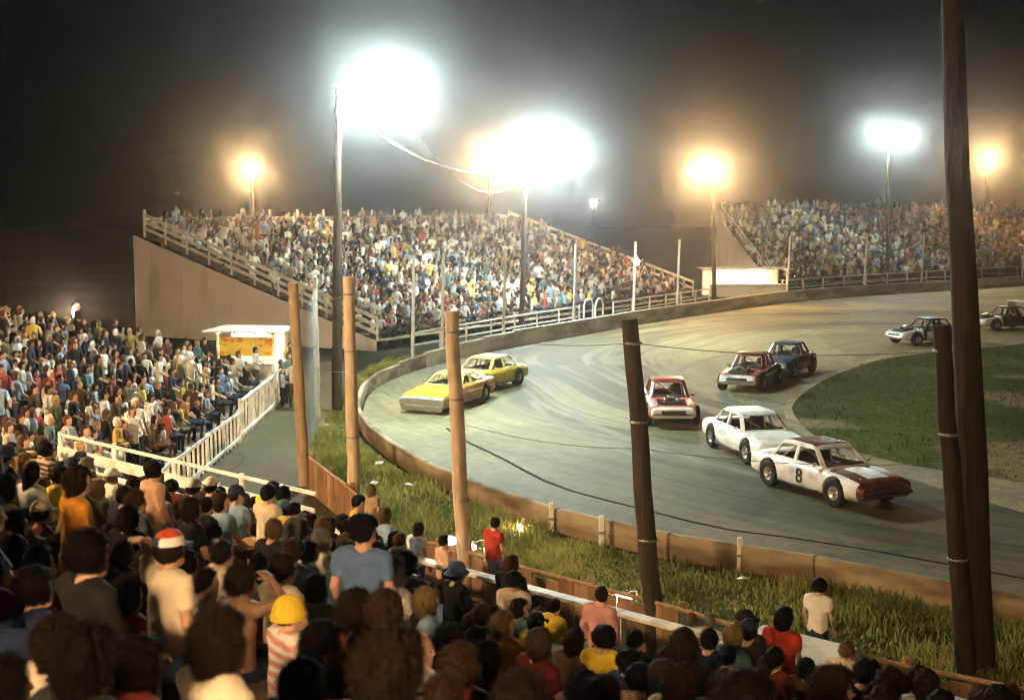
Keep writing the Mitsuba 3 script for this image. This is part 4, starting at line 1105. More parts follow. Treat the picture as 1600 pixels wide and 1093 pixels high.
def headwear(style):
    """Parts (name, mesh) of a cap or hat in the head's frame."""
    def dome(r, z0, top, k=24, ribs=0):
        a = np.linspace(0, 1, 8)
        prof = [(r * math.cos(x * math.pi / 2) ** .75 + .001, z0 + (top - z0) * math.sin(x * math.pi / 2)) for x in a]
        v, f = revolve(prof, k)
        v = v * [1, 1.22, 1] + [0, -.012, 0]
        if ribs:
            an = np.arctan2(v[:, 1], v[:, 0]); v = v * (1 + .035 * np.cos(an * ribs))[:, None] ** np.array([1, 1, 0])
        return v, f
    def brim(w0, w1, y0, length, z, thick=.006):
        u = np.linspace(-1, 1, 13); rows = []
        for t in np.linspace(0, 1, 5):
            x = u * (w0 + (w1 - w0) * t)
            y = y0 + .02 * (1 - u ** 2) + t * length * (1 - .45 * u ** 2)
            zz = z - .02 * t - .028 * u ** 2 * (.4 + .6 * t)
            rows.append(np.column_stack([x, y, zz]))
        top = np.vstack(rows); n = len(u); v = np.vstack([top, top - [0, 0, thick]]); f = []
        for i in range(4):
            for j in range(n - 1):
                a, b, c, d = i * n + j, i * n + j + 1, (i + 1) * n + j + 1, (i + 1) * n + j
                o = 5 * n
                f += [[a, b, c], [a, c, d], [a + o, c + o, b + o], [a + o, d + o, c + o]]
        for j in range(n - 1):
            a, b = 4 * n + j, 4 * n + j + 1; o = 5 * n
            f += [[a, b, b + o], [a, b + o, a + o]]
        return v, np.array(f)
    if style == 'cap':
        button = place(trimesh.creation.icosphere(1, .010), None, (0, -.012, .152))
        return [('cap', cat_mesh([dome(.092, .038, .150), button])), ('cap_brim', brim(.075, .062, .075, .075, .052))]
    if style == 'bucket':
        return [('hat', cat_mesh([dome(.094, .040, .150), (lambda m: (m[0] * [1, 1.15, 1] + [0, -.012, 0], m[1]))(revolve([(.092, .05), (.135, .012), (.137, .008), (.092, .044)], 28))]))]
    if style == 'straw':
        v, f = revolve([(.001, .155), (.06, .152), (.082, .135), (.090, .055), (.10, .048), (.165, .038), (.20, .046), (.20, .041), (.165, .032), (.09, .040)], 32)
        return [('straw_hat', (v * [1, 1.12, 1] + [0, -.012, 0], f)), ('hat_band', (lambda m: (m[0] * [1, 1.12, 1] + [0, -.012, 0], m[1]))(revolve([(.0935, .058), (.0925, .085)], 32)))]
    if style == 'knit':
        v, f = dome(.100, -.02, .150, 60, 15)
        return [('knit_cap', (v, f)), ('cap_cuff', (lambda m: (m[0] * [1, 1.2, 1] + [0, -.012, 0], m[1]))(revolve([(.100, -.03), (.108, -.024), (.110, .012), (.103, .018)], 32)))]
    return []

# poses: joints in metres, floor at z = 0, facing +y
def pose(name):
    J = dict(pel=(0, -.02, .55), bel=(0, -.01, .70), che=(0, .0, .90), nek=(0, -.005, 1.085), yaw=0.0, pit=0.0)
    arm = lambda s, sh, el, wr, hd: {('R' if s > 0 else 'L') + k: np.array([s * v[0], v[1], v[2]]) for k, v in dict(sh=sh, el=el, wr=wr, hd=hd).items()}
    sh = (.178, -.01, 1.015)
    sit_legs = dict(hip=(.095, .0, .53), kne=(.14, .43, .52), ank=(.13, .40, .09), toe=(.14, .54, .045))
    J.update(arm(1, sh, (.245, .06, .76), (.19, .29, .62), (.17, .37, .60))); J.update(arm(-1, sh, (.245, .06, .76), (.19, .29, .62), (.17, .37, .60)))
    J['legs'] = sit_legs; J['head'] = np.array([0, .022, 1.205])
    if name.startswith('stand') or name in ('point', 'reach'):
        dz = .42
        for k in ('pel', 'bel', 'che', 'nek'): J[k] = tuple(np.add(J[k], (0, .01, dz)))
        J['head'] = J['head'] + [0, .01, dz]
        up = lambda v: (v[0], v[1], v[2] + dz)
        J.update(arm(1, up(sh), (.25, -.02, .76 + dz), (.235, .10, .52 + dz), (.225, .14, .45 + dz))); J.update(arm(-1, up(sh), (.25, -.02, .76 + dz), (.235, .08, .52 + dz), (.225, .13, .45 + dz)))
        J['legs'] = dict(hip=(.09, .0, .92), kne=(.105, .02, .50), ank=(.11, -.02, .09), toe=(.13, .12, .045))
    if name == 'sit_lean':
        J['che'] = (0, .10, .87); J['bel'] = (0, .03, .69); J['nek'] = (0, .155, 1.04); J['head'] = np.array([0, .205, 1.15])
        for s in (1, -1): J.update(arm(s, (.176, .145, .975), (.22, .30, .72), (.10, .47, .66), (.05, .53, .64)))
    if name == 'sit_cross':
        J.update(arm(1, sh, (.25, .08, .78), (.03, .19, .80), (-.05, .19, .82))); J.update(arm(-1, sh, (.25, .08, .76), (.03, .22, .76), (-.05, .23, .77)))
    if name == 'sit_left': J['yaw'] = 1.0
    if name == 'sit_right': J['yaw'] = -1.0
    if name == 'stand_left': J['yaw'] = .7
    if name == 'stand_right': J['yaw'] = -.8; J['pit'] = -.25
    if name == 'stand_back': J['yaw'] = -1.0; J['pit'] = -.35
    if name == 'point':                       # left arm lifted over the head, bent, hand pointing to the left
        J.update(arm(-1, (.19, .0, 1.455), (.25, .0, 1.64), (.46, .07, 1.61), (.54, .09, 1.61)))
    if name == 'reach':                       # leaning forward over the next row
        J['che'] = (0, .16, 1.27); J['bel'] = (0, .05, 1.10); J['nek'] = (0, .26, 1.42); J['head'] = np.array([0, .33, 1.52]); J['pit'] = -.3
        for s in (1, -1): J.update(arm(s, (.178, .22, 1.36), (.24, .38, 1.14), (.16, .55, 1.05), (.14, .62, 1.04)))
    if name == 'shade':                       # seated, right hand up at the brow
        J.update(arm(1, (.185, .0, 1.035), (.35, .13, 1.10), (.15, .16, 1.235), (.08, .145, 1.265)))
    if name == 'cheer':                       # seated, both arms up
        for s in (1, -1): J.update(arm(s, (.18, .0, 1.045), (.30, .06, 1.24), (.22, .14, 1.46), (.20, .16, 1.54)))
    return J

def head_frame(J):
    return rotz(J['yaw']) @ rotx(J['pit']), J['head']

def torso(p, J, g=0.0):
    d = s_ell(p, J['che'], (.158 + g, .108 + g, .185 + g))
    d = smin(d, s_ell(p, J['bel'], (.140 + g, .110 + g, .16 + g)), .07)
    d = smin(d, s_ell(p, J['pel'], (.165 + g, .128 + g, .13 + g)), .06)
    d = smin(d, s_caps(p, J['Lsh'], J['Rsh'], .066 + g, .066 + g), .06)
    n = np.array(J['nek'])
    d = smin(d, s_caps(p, (J['Lsh'] + n) / 2 - [0, 0, .015], (J['Rsh'] + n) / 2 - [0, 0, .015], .055 + g, .055 + g), .04)
    return d

def finger_hand(wr, hd, side, curl=.55, sides=5):
    """Palm, four fingers of unequal length and a thumb, closing a little."""
    wr, hd = np.asarray(wr, float), np.asarray(hd, float)
    d = hd - wr; d /= np.linalg.norm(d)
    up = np.array([0, 0, 1.0]) if abs(d[2]) < .85 else np.array([0, 1.0, 0]) * (1 if d[2] < 0 else -1)
    R = frame(d, up)                          # columns right, along, back of the hand
    ms = [m3.Manifold.hull_points(np.array([(x, y, z) for x, y, w in ((-.030, .0, .020), (.030, .0, .020), (-.040, .045, .014), (.038, .04, .016), (-.038, .088, .011), (.036, .092, .012)) for z in (-w, w * .8)]))]
    parts = [(np.array(ms[0].to_mesh().vert_properties[:, :3]), np.array(ms[0].to_mesh().tri_verts))]
    for i, (x, L) in enumerate(((.029, .072), (.010, .080), (-.010, .075), (-.029, .058))):
        pts, a = [np.array([x, .078, 0])], .12
        for t in (.0, .45, .30, .27):
            if t: pts.append(pts[-1] + L * t * np.array([x * .6, math.cos(a), -math.sin(a)])); a += curl * (1 + .12 * i)
        parts.append(tube(pts, [.0095, .0088, .0080, .0062], sides))
    th = [np.array([.030, .018, -.004]), np.array([.052, .045, -.014]), np.array([.060, .072, -.024]), np.array([.054, .094, -.034])]
    parts.append(tube(th, [.0135, .0115, .0100, .0075], sides))
    v, f = cat_mesh(parts)
    v = v * [-side, 1, 1]                      # thumb towards the body's middle when the palm is down
    if side > 0: f = f[:, ::-1]
    return v @ R.T + wr, f

def body_parts(name, lod, sleeve):
    J = pose(name)
    h = {0: .0215, 1: .034, 2: .048}[lod]
    Rh, c = head_frame(J)
    pts = np.array([J['pel'], J['head'] + [0, 0, .14], J['head'] - [0.1, .1, 0], J['head'] + [.1, .1, 0]] + [J[s + k] for s in 'LR' for k in ('sh', 'el', 'wr')])
    lo, hi = pts.min(0) - .19, pts.max(0) + [.12, .14, .03]
    lo[2] = J['pel'][2] - .16
    def skin(p):
        d = torso(p, J, -.006)
        for s in 'LR':
            d = smin(d, s_caps(p, J[s + 'sh'], J[s + 'el'], .050, .040), .03)
            d = smin(d, s_caps(p, J[s + 'el'], J[s + 'wr'], .040, .027), .02)
        d = smin(d, s_caps(p, np.array(J['nek']) - [0, 0, .03], c - [0, .02, .05], .056, .052), .03)
        return smin(d, head_sdf((p - np.float32(c)) @ np.float32(Rh), lod < 2), .014)
    body = surf(skin, lo, hi, h)
    hands = [finger_hand(J[s + 'wr'] - .012 * (J[s + 'hd'] - J[s + 'wr']) / .08, J[s + 'hd'], 1 if s == 'R' else -1, .25 if name == 'point' else .5, 5 if lod == 0 else 3) for s in 'LR']
    body = cat_mesh([body] + hands)
    frac = {'short': .62, 'long': 1.0, 'none': .0}[sleeve]
    collar = np.array(J['nek']) - [0, 0, .012]
    def shirt(p):
        d = torso(p, J, .012)
        d = np.maximum(d, -(np.linalg.norm((p - np.float32(collar + [0, .015, .035])) * np.float32([1, 1, .8]), axis=1) - .078))
        for s in 'LR':
            a, b, w = J[s + 'sh'], J[s + 'el'], J[s + 'wr']
            if frac == 1.0:
                d = smin(d, np.minimum(s_caps(p, a, b, .066, .056), s_caps(p, b, b + (w - b) * .93, .056, .042)), .035)
            elif frac > 0:
                q = s_caps(p, a, a + (b - a) * .75, .068, .064)
                ax = (b - a) / np.linalg.norm(b - a)
                q = np.maximum(q, (p - np.float32(a + (b - a) * frac)) @ np.float32(ax))
                d = smin(d, q, .02)
        fold = np.column_stack([p[:, 0] * 7, p[:, 1] * 7, p[:, 2] * 13 + p[:, 0] * 6])
        ridge = 1 - 2 * np.abs(meshkit.noise(np.column_stack([p[:, 0] * 5 + p[:, 2] * 4, p[:, 1] * 6, p[:, 2] * 9 - p[:, 0] * 5]), 11) * 2 - 1)
        d = d - .012 * np.maximum(ridge, 0) - .013 * (meshkit.noise(fold, 5) - .45) - .011 * (meshkit.noise(p * 20, 8) - .5)
        return np.maximum(d, -(p[:, 2] - (J['pel'][2] - .06)))
    sh = surf(shirt, lo, hi, h * 1.08)
    L = J['legs']
    def legs(p):
        d = s_ell(p, np.array(J['pel']) + [0, .0, -.02], (.175, .140, .125))
        for s in (-1, 1):
            m = np.float32([s, 1, 1])
            d = smin(d, s_caps(p, L['hip'] * m, L['kne'] * m, .088, .066), .04)
            d = smin(d, s_caps(p, L['kne'] * m, L['ank'] * m, .066, .052), .03)
        d = d - .008 * (meshkit.noise(p * 14, 3) - .5)
        return np.maximum(np.maximum(d, p[:, 2] - (J['pel'][2] + .05)), -(p[:, 2] - .075))
    tr = surf(legs, (-.32, -.22, 0), (.32, .62, J['pel'][2] + .1), {0: .05, 1: .06, 2: .075}[lod])
    shoes = cat_mesh([place(trimesh.creation.icosphere(0), np.diag([.048, .135, .052]), (s * (L['ank'][0] + .01), (L['ank'][1] + L['toe'][1]) / 2 + .0, .052)) for s in (-1, 1)])
    return body, sh, tr, shoes, (Rh, c)

cache = {}
def cached(key, fn):
    if key not in cache: cache[key] = fn()
    return cache[key]

HAIRC = {'black': (.010, .008, .007), 'dark brown': (.030, .017, .010), 'brown': (.075, .040, .020), 'auburn': (.12, .045, .018), 'blond': (.36, .24, .09), 'sandy': (.22, .14, .06), 'grey': (.30, .28, .25)}
for nme, c in HAIRC.items(): plain('hair_' + nme.replace(' ', '_'), np.array(c) * .42, .7, .06)
for nme, c in dict(light=(.58, .36, .24), tan=(.46, .27, .16), deep=(.20, .11, .065), rosy=(.60, .33, .23)).items(): plain('skin_' + nme, c, .55, .35)
CLOTH = {'white': (.76, .73, .63), 'cream': (.72, .62, .44), 'yellow': (.74, .52, .05), 'orange': (.62, .25, .03), 'light blue': (.30, .46, .62), 'denim blue': (.11, .19, .34), 'navy': (.022, .03, .07), 'red': (.45, .05, .03),
         'maroon': (.14, .025, .02), 'brown': (.10, .055, .03), 'tan': (.36, .25, .14), 'black': (.018, .017, .017), 'grey': (.22, .22, .21), 'olive': (.11, .11, .045), 'pink': (.62, .32, .27), 'teal': (.10, .22, .22), 'peach': (.66, .40, .24)}
for nme, c in CLOTH.items():
    def fn(p, n, uv, c=c):
        return mi.Color3f(*c) * (0.80 + 0.35 * fbm(p.x * 9, p.y * 9, p.z * 9, 2))
    textured('cloth_' + nme.replace(' ', '_'), fn, .85, .1)
def stripes(name, a, b, f, ph=0.0, c=None):
    def fn(p, n, uv):
        w = p.z * f + ph + 0.25 * noise(p.x * 6, p.y * 6, p.z * 6)
        t = w - dr.floor(w)
        col = mix(a, b, smoothstep(0.42, 0.5, t) * (1 - smoothstep(0.92, 1.0, t)))
        return mix(col, c, smoothstep(0.68, 0.72, t) * (1 - smoothstep(0.85, 0.9, t))) if c is not None else col
    textured(name, fn, .85, .1)
stripes('cloth_brown_striped', (.09, .05, .035), (.40, .32, .24), 16)
stripes('cloth_pink_and_white_striped', (.76, .72, .68), (.60, .28, .22), 14)
stripes('cloth_blue_and_yellow_striped', (.72, .70, .66), (.12, .22, .36), 5.5, .3, (.62, .58, .05))
plain('eye_dark', (.02, .015, .012), .2, .5)
plain('straw', (.62, .46, .16), .8, .1)
plain('shoe', (.05, .04, .035), .6)

people = []            # (key, attributes, pixel of the head, depth)
def person(pos, yaw, pose_name, lod, hair, hairc, wear, wearc, shirt, sleeve, trousers, skin, s=1.0, note=None, group=None, variant=0):
    key = numbered('person')
    body, sh, tr, shoes, (Rh, hc) = cached((pose_name, lod, sleeve), lambda: body_parts(pose_name, lod, sleeve))
    P = cached(('ply', pose_name, lod, sleeve), lambda: [mikit.ply(body, None, smooth=True), mikit.ply(sh, None, smooth=True), mikit.ply(tr, None, smooth=True), mikit.ply(shoes, None, smooth=True)])
    M = mat(rotz(yaw), pos, s)
    def put(name, shape, bsdf, N=M, parent=key):
        k = parent + '__' + name if parent else key
        i = 0
        while k in scene: i += 1; k = f'{parent}__{name}_{i:03d}'
        scene[k] = {**shape, 'bsdf': {'type': 'ref', 'id': bsdf}, 'to_world': T(N)}
        return k
    put('', P[0], 'skin_' + skin, parent=None)
    if sleeve != 'none': put('shirt', P[1], 'cloth_' + shirt.replace(' ', '_'))
    put('trousers', P[2], 'cloth_' + trousers.replace(' ', '_')); put('shoes', P[3], 'shoe')
    H = M @ mat(Rh, hc)
    hs = {0: .0095, 1: .016, 2: .026}[lod]
    def hairply():
        m = hair_mesh(hair, hs, variant)
        if lod < 2 and hair != 'fringe': m = strands(m, (4200 if hair in ('afro', 'long', 'curly') else 3400) // (1 + 4 * lod), {'afro': .035, 'long': .075}.get(hair, .05), variant, .0022 * (1 + lod * .6))
        return mikit.ply(m, None, smooth=True)
    hp = cached(('hair', hair, lod, variant if lod < 2 else 0), hairply)
    if wear == 'knit': H = M @ mat(Rh * .93, hc)
    put('hair', hp, 'hair_' + hairc.replace(' ', '_'), H)
    H = M @ mat(Rh, hc)
    if wear:
        for nme, sp in cached(('wear', wear), lambda: [(n_, mikit.ply(m_, None, smooth=45)) for n_, m_ in headwear(wear)]):
            put(nme, sp, wearc if nme != 'hat_band' else 'cloth_brown', H)
    if lod < 2 and pose_name in ('sit_left', 'sit_right', 'stand_right', 'stand_left', 'stand_back', 'shade', 'point', 'reach'):
        ep = cached('eye', lambda: mikit.ply(trimesh.creation.icosphere(1, .0075), None, smooth=True))
        for sx in (-1, 1): put('eye', ep, 'eye_dark', H @ mat(np.eye(3), (sx * .031, .0905, .006)))
    top = (M @ np.array([*(hc + [0, 0, .13]), 1]))[:3]
    people.append(dict(key=key, pose=pose_name, hair=hair, hairc=hairc, wear=wear, wearc=wearc, shirt=shirt, sleeve=sleeve, top=top, note=note, group=group))
    return key
# ------------------------------------------------------------------ the near spectators, one by one
YAW = -math.atan2(0.671, 0.741)
def seat_at(px, py, Y, H):
    """The place on the nearest row below a head seen at that depth: (feet, scale)."""
    d = ray(px, py); d = d / d[1]
    N = Y * (d @ NV)
    if N < 13.9:
        N = ROW_N[np.argmin(np.abs(ROW_N - N))]
        Y = N / (d @ NV)
    z = float(tread(N)); top = EYE[2] + d[2] * Y
    s = float(np.clip((top - z) / H, .90, 1.10))
    return np.array([d[0] * Y, Y, z if N > 13.9 else z + np.clip(top - z - s * H, -.22, .22)]), s

SPOTS = [  # head top in the photograph (x, y) and its width, pose, hair, its colour, headwear, its material, shirt, sleeve, skin, words that set the person apart
 (126, 986, 94, 'sit', 'shag', 'black', None, None, 'black', 'short', 'light', 'seated with a big mop of black hair at the bottom left'),
 (115, 926, 60, 'sit_left', 'curly', 'auburn', None, None, 'maroon', 'short', 'rosy', 'with reddish curly hair above the black mop of hair'),
 (22, 930, 45, 'shade', 'shag', 'dark brown', None, None, 'navy', 'short', 'tan', 'at the left edge lifting a hand to the brow'),
 (8, 1003, 50, 'sit', 'shag', 'brown', None, None, 'blue and yellow striped', 'short', 'light', 'in a white, blue and yellow striped shirt at the bottom left corner'),
 (198, 963, 50, 'sit', 'shag', 'dark brown', None, None, 'maroon', 'long', 'light', 'with brown hair under the pointing bare arm'),
 (262, 905, 52, 'point', 'fringe', 'dark brown', 'cap', 'cap_tricolour', 'cream', 'short', 'tan', 'in a red, white and blue cap pointing left over another head'),
 (338, 962, 97, 'sit', 'shag', 'dark brown', None, None, 'cream', 'short', 'light', 'with large brown head of hair and cream shirt, bottom centre left'),
 (374, 884, 42, 'shade', 'short', 'dark brown', None, None, 'maroon', 'none', 'deep', 'holding a bare arm up beside dark hair'),
 (322, 915, 36, 'sit_right', 'short', 'dark brown', None, None, 'white', 'long', 'light', 'in a white shirt between the tricolour cap and the raised arm'),
 (384, 943, 45, 'sit', 'fringe', 'sandy', 'bucket', 'cloth_tan', 'brown', 'short', 'light', 'in a tan hat just left of the yellow knit cap'),
 (448, 934, 48, 'sit', 'fringe', 'brown', 'knit', 'cloth_yellow', 'pink and white striped', 'short', 'light', 'in a yellow knit cap and pink striped white shirt'),
 (500, 978, 70, 'sit', 'curly', 'black', None, None, 'black', 'short', 'tan', 'with dark curly hair right of the yellow knit cap'),
 (512, 1042, 70, 'sit', 'long', 'brown', None, None, 'tan', 'short', 'light', 'with long brown hair at the very bottom, left of the bare shoulders'),
 (440, 866, 40, 'sit', 'short', 'dark brown', None, None, 'cream', 'short', 'light', 'with dark hair and cream shirt left of the standing man in blue'),
 (404, 880, 34, 'sit', 'shag', 'black', None, None, 'black', 'long', 'light', 'black haired in a black shirt left of the cream shirt'),
 (566, 799, 57, 'stand_back', 'afro', 'black', None, None, 'denim blue', 'short', 'rosy', 'standing in a blue T-shirt with a bushy black head of hair'),
 (612, 872, 34, 'sit_right', 'short', 'blond', None, None, 'white', 'short', 'light', 'blond, in a white shirt, right of the standing man in blue'),
 (554, 926, 55, 'sit', 'shag', 'dark brown', None, None, 'maroon', 'short', 'light', 'brown haired in dark red below the standing man in blue'),
 (600, 928, 55, 'sit', 'shag', 'brown', None, None, 'brown', 'long', 'light', 'brown haired in a brown long sleeved shirt below the blond man'),
 (540, 962, 42, 'sit_right', 'short', 'brown', None, None, 'maroon', 'short', 'rosy', 'turned to the right with short brown hair above the bare shoulders'),
 (606, 990, 95, 'sit', 'shag', 'dark brown', None, None, 'orange', 'none', 'rosy', 'bare shouldered with brown hair at the bottom centre'),
 (650, 988, 50, 'sit_right', 'bald', 'dark brown', None, None, 'white', 'short', 'rosy', 'balding in a white shirt turned right, beside the bare shouldered one'),
 (664, 920, 42, 'sit', 'long', 'blond', None, None, 'light blue', 'short', 'light', 'with long blond hair and a light blue shirt'),
 (662, 953, 45, 'sit', 'curly', 'black', None, None, 'black', 'short', 'tan', 'with black curly hair in front of the long blond hair'),
 (700, 980, 50, 'sit', 'shag', 'black', None, None, 'navy', 'short', 'light', 'black haired in navy, right of the balding one'),
 (716, 1012, 65, 'sit', 'curly', 'brown', None, None, 'maroon', 'long', 'light', 'brown curly haired in dark red at the bottom centre'),
 (736, 960, 35, 'sit', 'short', 'brown', None, None, 'brown', 'short', 'light', 'short brown hair and brown shirt, centre of the front rows'),
 (752, 944, 35, 'sit', 'short', 'brown', None, None, 'olive', 'short', 'light', 'short brown hair and olive shirt, centre of the front rows'),
 (712, 879, 28, 'sit', 'fringe', 'dark brown', 'bucket', 'cloth_denim_blue', 'black', 'long', 'light', 'in a blue hat near the foot of the pale pole'),
 (702, 900, 28, 'sit', 'afro', 'black', None, None, 'olive', 'short', 'deep', 'with a bushy black head of hair below the blue hat'),
 (772, 866, 17, 'stand_left', 'short', 'dark brown', None, None, 'red', 'short', 'rosy', 'in a red shirt standing by the board wall right of the pale pole'),
 (812, 937, 30, 'sit_right', 'shag', 'dark brown', None, None, 'teal', 'long', 'light', 'in a teal shirt facing right near the white rail'),
 (834, 935, 22, 'sit', 'short', 'black', None, None, 'light blue', 'short', 'light', 'black haired in a light blue shirt at the white rail'),
 (866, 936, 22, 'sit', 'short', 'black', None, None, 'yellow', 'short', 'light', 'black haired in a yellow shirt at the white rail'),
 (938, 944, 24, 'stand_left', 'short', 'dark brown', None, None, 'pink', 'long', 'light', 'leaning on the white rail in a pink shirt'),
 (944, 975, 48, 'sit', 'afro', 'black', None, None, 'yellow', 'short', 'tan', 'with bushy black hair and bright yellow shirt below the pink shirt'),
 (992, 986, 28, 'sit', 'short', 'black', None, None, 'black', 'short', 'light', 'black haired in black left of the dark pole foot'),
 (842, 985, 45, 'sit', 'shag', 'brown', None, None, 'maroon', 'short', 'light', 'with shaggy brown hair and dark red shirt, right of centre'),
 (897, 996, 40, 'sit', 'curly', 'dark brown', None, None, 'brown', 'long', 'light', 'dark curly hair and brown sleeves left of the yellow shirt'),
 (836, 1010, 30, 'sit', 'fringe', 'black', 'cap', 'cloth_black', 'yellow', 'short', 'tan', 'in a black cap and yellow shirt at the bottom right of centre'),
 (786, 958, 40, 'sit_right', 'shag', 'sandy', None, None, 'orange', 'short', 'tan', 'sandy haired in an orange shirt turned right'),
 (1068, 986, 45, 'sit', 'shag', 'dark brown', None, None, 'black', 'long', 'light', 'dark shaggy hair below the right end of the rail'),
 (1108, 984, 30, 'sit', 'short', 'black', None, None, 'navy', 'short', 'light', 'short black hair and navy shirt below the dark wall panel'),
 (1106, 962, 21, 'sit_left', 'short', 'grey', None, None, 'cream', 'short', 'light', 'grey haired in a cream shirt by the dark wall panel'),
 (1080, 963, 21, 'sit', 'short', 'sandy', None, None, 'tan', 'short', 'light', 'sandy haired in a tan shirt by the dark wall panel'),
 (1136, 1010, 32, 'sit', 'fringe', 'black', 'cap', 'cloth_navy', 'white', 'short', 'light', 'in a navy cap and white shirt left of the white platform'),
 (1210, 1013, 30, 'sit', 'short', 'black', None, None, 'maroon', 'short', 'light', 'dark head in front of the white platform'),
 (1200, 1025, 35, 'sit', 'shag', 'dark brown', None, None, 'olive', 'long', 'light', 'shaggy dark head before the white platform, olive sleeves'),
 (1260, 1030, 30, 'sit', 'shag', 'black', None, None, 'brown', 'short', 'light', 'black shaggy head below the white T-shirt'),
 (1305, 1049, 60, 'sit_right', 'curly', 'dark brown', None, None, 'tan', 'short', 'rosy', 'dark curly hair, face turned right, bottom right'),
 (1350, 1032, 32, 'sit', 'short', 'black', None, None, 'black', 'long', 'light', 'dark head at the bottom right beyond the platform'),
 (1224, 949, 30, 'stand', 'curly', 'black', None, None, 'red', 'short', 'tan', 'standing in a red shirt by the white platform'),
 (1279, 948, 30, 'stand', 'afro', 'black', None, None, 'white', 'short', 'tan', 'standing in a white T-shirt by the white platform'),
 (1312, 1013, 26, 'reach', 'short', 'sandy', None, None, 'cream', 'short', 'light', 'bending forward in a cream shirt right of the white T-shirt'),
 (15, 690, 18, 'stand_right', 'short', 'black', None, None, 'yellow', 'short', 'tan', 'in a yellow shirt at the left edge by the rail'),
 (70, 687, 32, 'stand', 'afro', 'black', None, None, 'brown striped', 'short', 'tan', 'standing in a brown striped shirt at the left'),
 (116, 728, 42, 'stand', 'shag', 'dark brown', None, None, 'orange', 'short', 'light', 'standing with broad back in an orange shirt at the left'),
 (62, 784, 36, 'sit', 'fringe', 'brown', 'cap', 'cloth_cream', 'maroon', 'short', 'light', 'in a cream cap left of the orange shirt'),
 (188, 718, 26, 'stand_left', 'fringe', 'brown', 'straw', 'straw', 'white', 'short', 'light', 'in a yellow straw hat and white shirt at the left rail'),
 (153, 752, 25, 'sit', 'shag', 'sandy', None, None, 'olive', 'short', 'light', 'sandy haired in olive right of the orange shirt'),
 (238, 716, 34, 'stand', 'afro', 'black', None, None, 'peach', 'long', 'light', 'standing with bushy black hair in a peach coloured shirt'),
 (241, 786, 23, 'sit', 'short', 'black', None, None, 'white', 'short', 'light', 'black haired in a white shirt below the peach coloured shirt'),
 (134, 826, 75, 'sit', 'afro', 'black', None, None, 'black', 'long', 'light', 'with a big bushy black head below the orange shirt'),
 (190, 860, 40, 'sit', 'shag', 'dark brown', None, None, 'black', 'short', 'light', 'shaggy dark brown hair and black shirt, left'),
 (230, 855, 40, 'sit', 'shag', 'brown', None, None, 'brown', 'short', 'light', 'shaggy brown hair and brown shirt above the tricolour cap'),
 (22, 800, 40, 'sit', 'shag', 'dark brown', None, None, 'maroon', 'long', 'light', 'dark head at the left edge left of the cream cap'),
 (40, 850, 40, 'sit', 'curly', 'black', None, None, 'black', 'long', 'light', 'dark curly head at the left edge below the cream cap'),
 (90, 862, 40, 'sit', 'shag', 'dark brown', None, None, 'navy', 'short', 'light', 'dark brown hair and navy shirt below the cream cap'),
 (302, 749, 21, 'sit', 'fringe', 'dark brown', 'cap', 'cloth_white', 'navy', 'short', 'light', 'left one of two in white caps at the slatted fence'),
 (328, 747, 21, 'sit', 'fringe', 'dark brown', 'cap', 'cloth_white', 'black', 'short', 'light', 'right one of two in white caps at the slatted fence'),
 (368, 760, 23, 'sit_right', 'fringe', 'brown', 'cap', 'cloth_navy', 'light blue', 'short', 'light', 'in a navy cap and light blue shirt by the walkway'),
 (345, 771, 24, 'sit_right', 'shag', 'brown', None, None, 'light blue', 'short', 'rosy', 'shaggy brown hair and light blue shirt by the walkway'),
 (398, 757, 22, 'reach', 'shag', 'brown', None, None, 'yellow', 'short', 'light', 'bending forward in a yellow shirt beside the walkway'),
 (430, 790, 23, 'reach', 'short', 'black', None, None, 'yellow', 'long', 'tan', 'bending forward in a long sleeved yellow shirt left of the lantern'),
 (418, 751, 21, 'sit', 'short', 'black', None, None, 'cream', 'short', 'light', 'black haired in cream at the edge of the walkway'),
 (442, 759, 21, 'sit', 'shag', 'black', None, None, 'black', 'short', 'light', 'black haired in black at the edge of the walkway'),
 (442, 783, 22, 'sit', 'fringe', 'dark brown', 'cap', 'cloth_teal', 'grey', 'short', 'light', 'in a teal cap left of the lantern'),
 (275, 797, 28, 'sit', 'fringe', 'blond', 'straw', 'straw', 'olive', 'short', 'light', 'in a straw hat and olive shirt below the white caps'),
 (322, 817, 20, 'sit_left', 'short', 'brown', None, None, 'olive', 'short', 'tan', 'brown haired in olive below the light blue shirts'),
 (371, 815, 21, 'sit', 'short', 'dark brown', None, None, 'red', 'short', 'light', 'dark haired in a red shirt below the light blue shirts'),
 (400, 817, 21, 'sit', 'short', 'black', None, None, 'tan', 'short', 'light', 'black haired in tan right of the red shirt'),
 (558, 772, 20, 'stand_right', 'short', 'black', None, None, 'yellow', 'short', 'tan', 'in a yellow shirt standing against the left part of the board wall'),
 (579, 779, 18, 'stand_left', 'long', 'sandy', None, None, 'tan', 'short', 'light', 'with long sandy hair standing at the board wall above the man in blue'),
 (598, 784, 20, 'stand_left', 'shag', 'sandy', None, None, 'light blue', 'short', 'light', 'sandy haired in light blue standing at the board wall'),
 (618, 855, 24, 'sit', 'shag', 'sandy', None, None, 'tan', 'short', 'light', 'sandy haired behind the blond man'),
 (652, 840, 22, 'stand_left', 'curly', 'dark brown', None, None, 'white', 'short', 'light', 'dark curly hair and white shirt near the foot of the pale pole'),
 (692, 841, 18, 'stand', 'short', 'black', None, None, 'yellow', 'none', 'light', 'bare armed near the small white lamp at the pale pole'),
]
def cap_fn(p, n, uv): return mi.Color3f(.62, .60, .55)
plain('cap_red', (.50, .06, .03), .7); plain('cap_white', (.74, .70, .64), .7); plain('cap_navy', (.03, .04, .11), .7)

